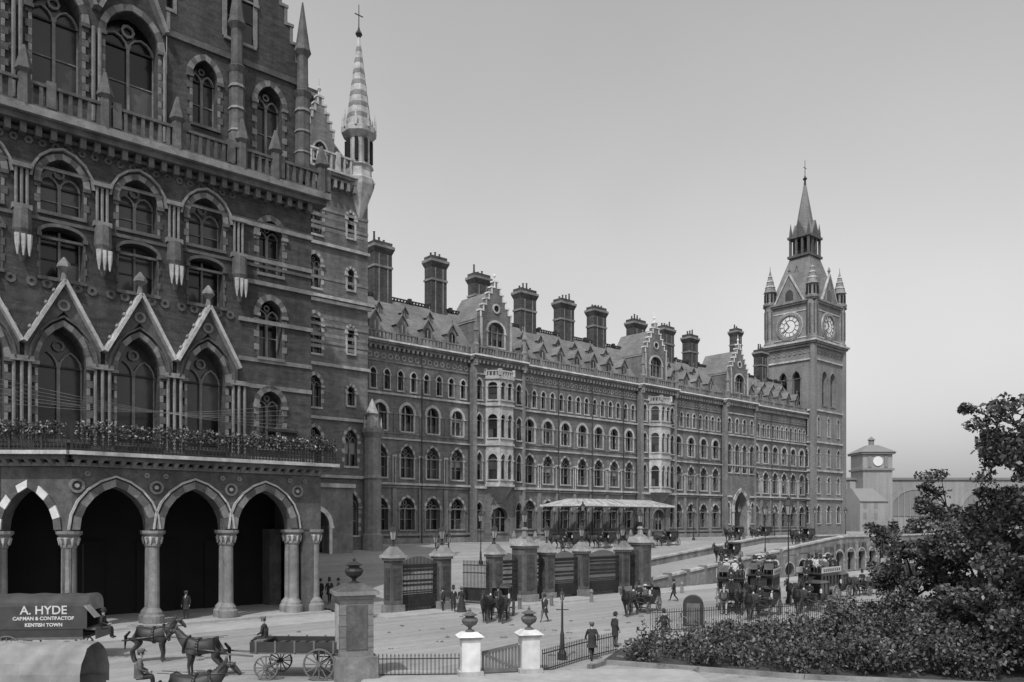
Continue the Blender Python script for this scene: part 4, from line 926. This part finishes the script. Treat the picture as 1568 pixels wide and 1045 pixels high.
def carriage(x,y,ang,kind='closed',nh=1,z=0,hz='horse',pass_=0):
    e=empty('horse_drawn_carriage',(x,y,z),math.radians(ang)); m=MB()
    if kind=='closed':
        frus(m,ID,(-.45,.45,-.75,.55,.65),(-.6,.6,-.9,.75,1.2),'paint'); box(m,ID,-.6,.6,-.9,-.8,1.2,2.0,'paint')
        for s in (-1,1):
            for yy in (-.88,-.1,.7): box(m,ID,s*.57-.03,s*.57+.03,yy-.05,yy+.05,1.2,2.0,'paint')
            box(m,ID,s*.55-.005,s*.55+.005,-.85,.7,1.2,1.95,'glass')
        box(m,ID,-.56,.56,.68,.73,1.2,2.0,'glass'); frus(m,ID,(-.64,.64,-.95,.8,2.0),(-.45,.45,-.8,.65,2.14),'paint')
    else:
        frus(m,ID,(-.4,.4,-.7,.5,.6),(-.6,.6,-1.0,.7,1.15),'paint'); box(m,ID,-.55,.55,-1.05,-.95,1.1,1.5,'paint')
        for k in range(5):
            t=math.radians(100+k*18); t2=math.radians(100+(k+1)*18)
            frus(m,ID,(-.6,.6,-.9+.5*math.cos(t2)-.03,-.9+.5*math.cos(t2)+.03,1.1+.65*math.sin(t2)),(-.6,.6,-.9+.5*math.cos(t)-.03,-.9+.5*math.cos(t)+.03,1.1+.65*math.sin(t)),'canvasD')
        box(m,ID,-.5,.5,-.85,-.45,.95,1.02,'wood')
    box(m,ID,-.45,.45,.95,1.4,1.22,1.32,'paint'); box(m,ID,-.45,.45,.8,1.5,.75,.82,'paint'); beam(m,(0,1.45,.82),(0,1.75,1.15),.9,.04,'paint')
    box(m,ID,-.4,.4,.9,1.35,.82,1.22,'paint')
    for s in (-1,1):
        wheel(m,s*.72,-.65,.55,'paint2'); wheel(m,s*.66,1.25,.42,'paint2'); beam(m,(s*.55,1.4,.7),(s*.55,3.2,1.05),.05,.05,'wood')
        lathe(m,(s*.62,.85,0),[(.05,1.3),(.08,1.35),(.08,1.55),(.02,1.65)],6,'letter')
    beam(m,(-.7,-.65,.55),(.7,-.65,.55),.07,.07,'iron'); beam(m,(-.64,1.25,.42),(.64,1.25,.42),.07,.07,'iron'); beam(m,(0,-.7,.58),(0,1.3,.6),.1,.08,'iron')
    m.obj('body',e)
    P=lp(e,.05,1.15,.4,0); person(P[0],P[1],P[2],ang,'drive','coat','coat','top','coachman')
    for k in range(pass_):
        P=lp(e,-.25+.5*k,-.6,.12,0); person(P[0],P[1],P[2],ang,'sit','coat2' if k else 'coat','coat','straw' if k else 'bowler','passenger')
    for k in range(nh):
        P=lp(e,0 if nh==1 else -.5+k,3.2,0,0); horse(P[0],P[1],z,ang,'walk',hz)
    return e
a_mU=math.degrees(math.atan2(-U.y,-U.x))-90
carriage(-.7,55.5,172,'closed',2,hz='horse')
carriage(9.6,58.5,a_mU+18,'open',1,pass_=2)
omnibus(16.2,60.5,a_mU+34,12,'horseG')
omnibus(19.6,63.5,a_mU+22,12)
carriage(22.2,59.5,a_mU+8,'closed',1)
omnibus(24.6,65.5,a_mU+6,12,'horse',0,'paint')
carriage(27.5,69.0,a_mU+5,'closed',1,hz='horseG')
carriage(31.5,72,a_mU,'open',1,pass_=2)
omnibus(38,80,a_mU,10); carriage(17.5,56.2,a_mU+14,'open',1,pass_=1)
for s_,d_ in ((20,16),(26,16.5),(33,17),(39,16.5),(58,15),(66,15),(28,33.5),(46,33)):
    P=HF.p(s_,d_,0); carriage(P.x,P.y,a_mU+random.uniform(-8,8),'closed',1,z=tz(s_,d_))
e=empty('covered_van',(-22.0,38.6,0),math.radians(-90+6)); m=MB()
box(m,ID,-.95,.95,-2.4,2.0,1.0,1.12,'wood'); box(m,ID,-.95,-.9,-2.4,2.0,1.12,1.75,'paint');box(m,ID,.9,.95,-2.4,2.0,1.12,1.75,'paint'); box(m,ID,-.9,.9,-2.4,-2.35,1.12,1.7,'paint')
n=10
for i in range(n):
    t0=math.pi*i/n;t1=math.pi*(i+1)/n
    for j in range(8):
        g=lambda t,y,j_:(.98*math.cos(t),y,2.55+(.55-(.05 if j_%2 else 0))*math.sin(t))
        y0=-2.5+4.7*j/8; y1=-2.5+4.7*(j+1)/8
        m.face([g(t0,y0,j),g(t1,y0,j),g(t1,y1,j+1),g(t0,y1,j+1)],'canvasD')
for s in (-1,1): m.face([(s*.98,-2.5,1.5),(s*.98,2.2,1.5),(s*.98,2.2,2.55),(s*.98,-2.5,2.55)],'canvasD')
m.face([(.98*math.cos(math.pi*i/n),2.2,2.55+.55*math.sin(math.pi*i/n)) for i in range(n+1)]+[(-.98,2.2,2.3),(.98,2.2,2.3)],'canvas')
m.face([(.98*math.cos(math.pi*i/n),-2.5,2.55+.55*math.sin(math.pi*i/n)) for i in range(n+1)]+[(-.98,-2.5,1.5),(.98,-2.5,1.5)],'canvasD')
beam(m,(.99,2.2,2.6),(1.05,2.7,2.05),.5,.04,'canvas')
for s in (-1,1): wheel(m,s*1.02,-1.3,.62,'paint2'); wheel(m,s*.98,1.3,.48,'paint2')
box(m,ID,-.7,.7,2.0,2.5,1.4,1.5,'wood'); box(m,ID,-.8,.8,2.5,2.56,1.0,1.5,'paint')
m.obj('body',e)
def text(s,size,loc,rot,parent,name):
    c=bpy.data.curves.new(name,'FONT'); c.body=s; c.size=size; c.align_x='CENTER'; c.extrude=.004; c.materials.append(M['letter']); c.offset=.008
    o=bpy.data.objects.new(name,c); scene.collection.objects.link(o); o.location=loc; o.rotation_euler=rot; o.parent=parent; return o
r90=(math.radians(90),0,math.radians(90))
text('A. HYDE',.55,(.995,.3,2.2),r90,e,'lettering')
text('CARMAN & CONTRACTOR',.22,(.995,.3,1.93),r90,e,'lettering_lower')
text('KENTISH TOWN',.22,(.995,.3,1.63),r90,e,'lettering_base')
horse(-16.6,37.6,0,-84,'stand'); person(-19.2,38.2,.62,-84,'drive','coat','coat','bowler','carter')
e=empty('tilt_wagon',(-14.6,24.6,0),math.radians(-88)); m=MB()
box(m,ID,-.9,.9,-2.2,1.9,1.0,1.1,'wood')
for s in (-1,1): box(m,ID,s*.92-.03,s*.92+.03,-2.2,1.9,1.1,1.7,'wood')
def g(i,j):
    t=math.pi*i/12; y=-2.4+4.4*j/10; r=.95+(.05 if j%2 else 0); sag=.0 if j%2 else .07
    w_=.03*math.sin(i*2.3+j*1.7)
    return (r*math.cos(t)+w_,y,1.6+(1.3-sag+w_)*math.sin(t)**.8 if 0<i<12 else 1.5)
for i in range(12):
    for j in range(10): m.face([g(i,j),g(i+1,j),g(i+1,j+1),g(i,j+1)],'canvas')
for s in (-1,1): wheel(m,s*1.02,-1.2,.62,'wood'); wheel(m,s*.98,1.2,.48,'wood')
m.obj('body',e,True)
person(-12.0,26.2,.6,-70,'drive','coat2','coat','cap','carter')
horse(-10.2,26.0,-.0,-86,'stand','horse')
e=empty('horse_drawn_cart',(-9.0,34.2,0),math.radians(88)); m=MB()
box(m,ID,-.85,.85,-1.9,1.7,1.05,1.15,'wood')
for s in (-1,1):
    box(m,ID,s*.85-.03,s*.85+.03,-1.9,1.7,1.15,1.55,'paint')
    for k in range(5): box(m,ID,s*.89-.02,s*.89+.02,-1.8+k*.8,-1.72+k*.8,1.1,1.6,'wood')
    wheel(m,s*1.0,-1.2,.66,'wood'); wheel(m,s*.95,1.0,.5,'wood'); beam(m,(s*.5,1.7,.9),(s*.4,4.4,1.1),.07,.07,'wood')
box(m,ID,-.82,.82,-1.93,-1.88,1.15,1.5,'paint'); box(m,ID,-.7,.7,1.2,1.6,1.5,1.58,'wood'); box(m,ID,-.7,.7,1.65,1.72,1.15,1.6,'paint')
for k in range(6): frus(m,ID,(-.6,.6,-1.6+k*.42,-1.25+k*.42,1.15),(-.5,.5,-1.55+k*.42,-1.3+k*.42,1.42),'canvasD')
beam(m,(-.9,-1.2,.66),(.9,-1.2,.66),.08,.08,'iron'); beam(m,(-.9,1.0,.5),(.9,1.0,.5),.08,.08,'iron'); m.obj('body',e)
P=lp(e,0,1.35,.7,0); person(P[0],P[1],P[2],88,'drive','coat','coat','cap','carter')
horse(-12.9,34.0,0,88,'stand')
m=MB(); q=wf(11.1,50,-12)
P=arch(0,.62,1.35,.6)
pts=[(-.62,0.05)]+P+[(.62,.05)]
for b_ in (-.5,.5): m.face([q.p(x,b_,z) for x,z in pts],'paint')
for (x0,z0),(x1,z1) in zip(pts,pts[1:]): m.face([q.p(x0,-.5,z0),q.p(x1,-.5,z1),q.p(x1,.5,z1),q.p(x0,.5,z0)],'paint')
box(m,q,-.4,.4,.5,.53,.2,1.5,'wood'); box(m,q,-.7,.7,-.55,.56,0,.1,'stoneD'); m.obj('watchman_box')
for s_ in (-14.6,-12.8,-9.5,-5,1,7,13,20):
    m=MB(); P=HF.p(s_,41.9 if s_>-15 else 41.0,0); lathe(m,P,[(.16,0),(.14,.7),(.19,.8),(.12,.95),(.02,1.05)],8,'stoneD'); m.obj('bollard')
m=MB()
for _ in range(60):
    x=random.uniform(-16,18); y=random.uniform(38,58); r=random.uniform(.05,.14)
    for k in range(3): lathe(m,(x+random.uniform(-.15,.15),y+random.uniform(-.15,.15),0),[(r,.005),(r*.7,r*.5),(.01,r*.7)],6,'wood')
m.obj('horse_dung')
# ================================================================ DISTANT STATION
st=empty('distant_railway_station'); m=MB()
box(m,ID,104,160,255,300,0,19.3,'far'); box(m,ID,103.5,160.5,254.5,300,19.3,20,'farD')
ff=Fr(Vector((104,254.9,0)),Vector((1,0,0)),Vector((0,-1,0)))
for c in (22,44):
    ring(m,ff,c,8,8.2,9.6,0,.3,'far',32); m.face([ff.p(c+8.2*math.cos(math.pi*i/16),.1,8+8.2*math.sin(math.pi*i/16)) for i in range(17)],'farD')
    for k in range(9):
        x=c-7.2+k*1.8; box(m,ff,x-.1,x+.1,.12,.25,0,8+math.sqrt(max(0,67-(x-c)**2)),'far')
box(m,ID,107.5,116.5,250,259,0,27,'far'); box(m,ID,107,117,249.5,259.5,22.0,22.6,'farD'); box(m,ID,106.8,117.2,249.3,259.7,27,27.6,'farD')
frus(m,ID,(106.5,117.5,249,260,27.6),(110.5,113.5,253,256,30),'farD'); lathe(m,(112,254.5,0),[(.8,30),(.8,31.5),(1.2,31.7),(.1,32.8)],8,'farD')
tube(m,(112,249.9,24.8),(112,249.7,24.8),1.5,1.5,20,'dial')
for x in (109,114): box(m,ID,x,x+1,249.8,250,23,26.5,'farD')
m.obj('building',st)
rowh=empty('distant_terrace_houses'); m=MB()
for i,(x0,x1,y,h) in enumerate(((98,106,230,12),(160,185,265,14),(186,210,270,17),(211,240,275,13),(241,300,280,15))):
    box(m,ID,x0,x1,y,y+20,0,h,'far'); frus(m,ID,(x0,x1,y-.4,y+20,h),(x0+1,x1-1,y+8,y+12,h+4),'farD')
    for k in range(int((x1-x0)/3)):
        for z in (3,7,10): box(m,ID,x0+1+k*3,x0+2+k*3,y-.05,y,z,z+1.8,'farD')
    box(m,ID,x0+1,x0+2.5,y+9,y+11,h+2,h+6,'far')
m.obj('houses',rowh)
# ================================================================ VEGETATION
def clump(V,F,c,r,n,s0,s1,flat=.8):
    for _ in range(n):
        d=Vector((random.gauss(0,1),random.gauss(0,1),random.gauss(0,1))).normalized()*r*(random.random()**.45)
        d.z*=flat; leafquad(V,F,c+d,random.uniform(s0,s1))
def tree(x,y,h,rad,nl=9,dens=260,ls=(.07,.15)):
    e=empty('tree',(0,0,0)); m=MB(); V,F=[],[]
    base=Vector((x,y,0)); tr=.1+h*.016
    top=base+Vector((random.uniform(-.4,.4),random.uniform(-.4,.4),h*.6))
    tube(m,base,top,tr,tr*.6,9,'bark')
    for i in range(nl):
        a=i*2.4+random.uniform(-.4,.4); k0=random.uniform(.35,1); st_=base.lerp(top,k0); up=random.uniform(.1,.4)*h
        e1=st_+Vector((math.cos(a)*rad*random.uniform(.45,.95),math.sin(a)*rad*random.uniform(.45,.95),up))
        mid=st_.lerp(e1,.5)+Vector((0,0,up*.12)); tube(m,st_,mid,tr*.4,tr*.25,6,'bark'); tube(m,mid,e1,tr*.25,.02,5,'bark')
        for k in range(8):
            b=a+random.uniform(-1.4,1.4); e2=mid.lerp(e1,random.uniform(.1,1.1))+Vector((math.cos(b),math.sin(b),random.uniform(-.2,.7)))*random.uniform(.4,1.3)*rad*.32
            tube(m,mid.lerp(e1,.4),e2,.03,.01,4,'bark')
            clump(V,F,e2,random.uniform(.35,.8)*rad*.3,int(dens*random.uniform(.25,.7)),*ls,.65)
    for i in range(int(nl*.8)):
        a=random.random()*6.28; rr=rad*.7*random.random()**.5
        clump(V,F,base+Vector((math.cos(a)*rr,math.sin(a)*rr,h*random.uniform(.4,.9))),random.uniform(.35,.7)*rad*.34,int(dens*.5),*ls)
    m.obj('trunk_and_limbs',e); leafobj('crown',V,F,['leaf','leafL'],e,.35)
tree(21.4,43.5,6.8,2.8,9,190); tree(24.2,42,8.6,3.4,10,210); tree(20.8,35.0,6.6,2.5,9,190)
tree(22.6,34.0,12.8,3.5,18,230); tree(25.5,37.5,10.4,3.6,12,220)
for x,y,h in ((62,130,7),(70,135,8),(82,150,9),(95,165,9)): tree(x,y,h,4,8,90,(.2,.4))
V,F=[],[]
def shrub_h(x,y):
    b=1.2 if x<14 else 1.2+min(2.0,(x-14)*.26)
    return b*(.75+.4*math.sin(x*1.7+y*.6)*math.sin(y*1.3-x*.4))
cnt=0
while cnt<640:
    y=random.uniform(28,45); x=random.uniform(4.5,31)
    front=37.2-(x-4.5)*.33 if x<14 else 34-(x-14)*.25
    front+=.5*math.sin(x*1.9)+.3*math.sin(x*4.1)
    if y<front+.3: continue
    if x<5.5+max(0,(y-39))*1.3: continue
    if x/y>.69: continue
    cnt+=1; h=shrub_h(x,y)*random.uniform(.7,1.25); r=random.uniform(.35,.85)
    clump(V,F,Vector((x,y,max(.3,h-r*.6))),r,85,.05,.13,.85)
    if h>1.5: clump(V,F,Vector((x,y,h*.45)),r,40,.06,.14,1)
for _ in range(240):
    x=random.uniform(6,30); y=random.uniform(34-(x-6)*.2,42)
    if x/y>.69: continue
    clump(V,F,Vector((x,y,shrub_h(x,y)+random.uniform(.1,.8))),random.uniform(.12,.3),14,.04,.1,1.5)
leafobj('shrubbery',V,F,['leaf','leafL'],None,.2)
bed=MB(); bed.face([(4,37.3,.02),(12,33.9,.02),(20,31.8,.02),(36,29,.02),(60,44,.02),(40,60,.02),(14,48.5,.02),(5.5,41.5,.02)],'bark'); bed.obj('garden_bed')
railing([(8.0,47.2,0),(14,49.5,0),(22,53,0),(34,58,0)],1.3)
# ================================================================ LIGHT, SKY, CAMERA
w=bpy.data.worlds.new("World"); scene.world=w; w.use_nodes=True; nt=w.node_tree; nd=nt.nodes; L=nt.links
bg=nd['Background']; sky=nd.new('ShaderNodeTexSky'); sky.sky_type='NISHITA'; sky.sun_disc=False
hd=(-U+N*.6).normalized(); el=math.radians(52)
sd=Vector((hd.x*math.cos(el),hd.y*math.cos(el),math.sin(el)))
sky.sun_elevation=el; sky.sun_rotation=math.atan2(hd.x,hd.y); sky.dust_density=4.0; sky.air_density=1.3
# blue-sensitive plate: the sky registers by its blue component; smoke haze brightens it toward the horizon
def mth(op,a,b=None):
    n=nd.new('ShaderNodeMath'); n.operation=op
    for i,v in enumerate((a,b)):
        if v is None: continue
        if isinstance(v,(int,float)): n.inputs[i].default_value=v
        else: L.new(v,n.inputs[i])
    return n.outputs[0]
sp=nd.new('ShaderNodeSeparateColor'); L.new(sky.outputs[0],sp.inputs[0])
tc=nd.new('ShaderNodeTexCoord'); nz=nd.new('ShaderNodeTexNoise'); nz.inputs['Scale'].default_value=2.2; nz.inputs['Detail'].default_value=3; L.new(tc.outputs['Generated'],nz.inputs['Vector'])
mr=nd.new('ShaderNodeMapRange'); mr.inputs[1].default_value=.3; mr.inputs[2].default_value=.7; mr.inputs[3].default_value=.95; mr.inputs[4].default_value=1.08; L.new(nz.outputs['Fac'],mr.inputs[0])
sx=nd.new('ShaderNodeSeparateXYZ'); L.new(tc.outputs['Generated'],sx.inputs[0])
hz=mth('MULTIPLY',mth('EXPONENT',mth('MULTIPLY',mth('ABSOLUTE',sx.outputs[2]),-5.0)),2.1)
L.new(mth('MULTIPLY',mth('ADD',sp.outputs[2],hz),mr.outputs[0]),bg.inputs[0]); bg.inputs[1].default_value=.14
sl_=bpy.data.lights.new('sun','SUN'); sl_.energy=2.9; sl_.angle=math.radians(.5); so=bpy.data.objects.new('sun',sl_); scene.collection.objects.link(so)
so.rotation_euler=sd.to_track_quat('Z','Y').to_euler()
cam=bpy.data.cameras.new('camera'); co=bpy.data.objects.new('camera',cam); scene.collection.objects.link(co)
co.location=(0,0,6.5); co.rotation_euler=(math.radians(90),0,0); cam.sensor_width=36; cam.lens=36*1250/1568; cam.shift_y=(798-522.5)/1568; cam.clip_end=8000; cam.clip_start=.1
scene.camera=co
scene.view_settings.view_transform='Standard'; scene.view_settings.look='None'; scene.view_settings.exposure=0
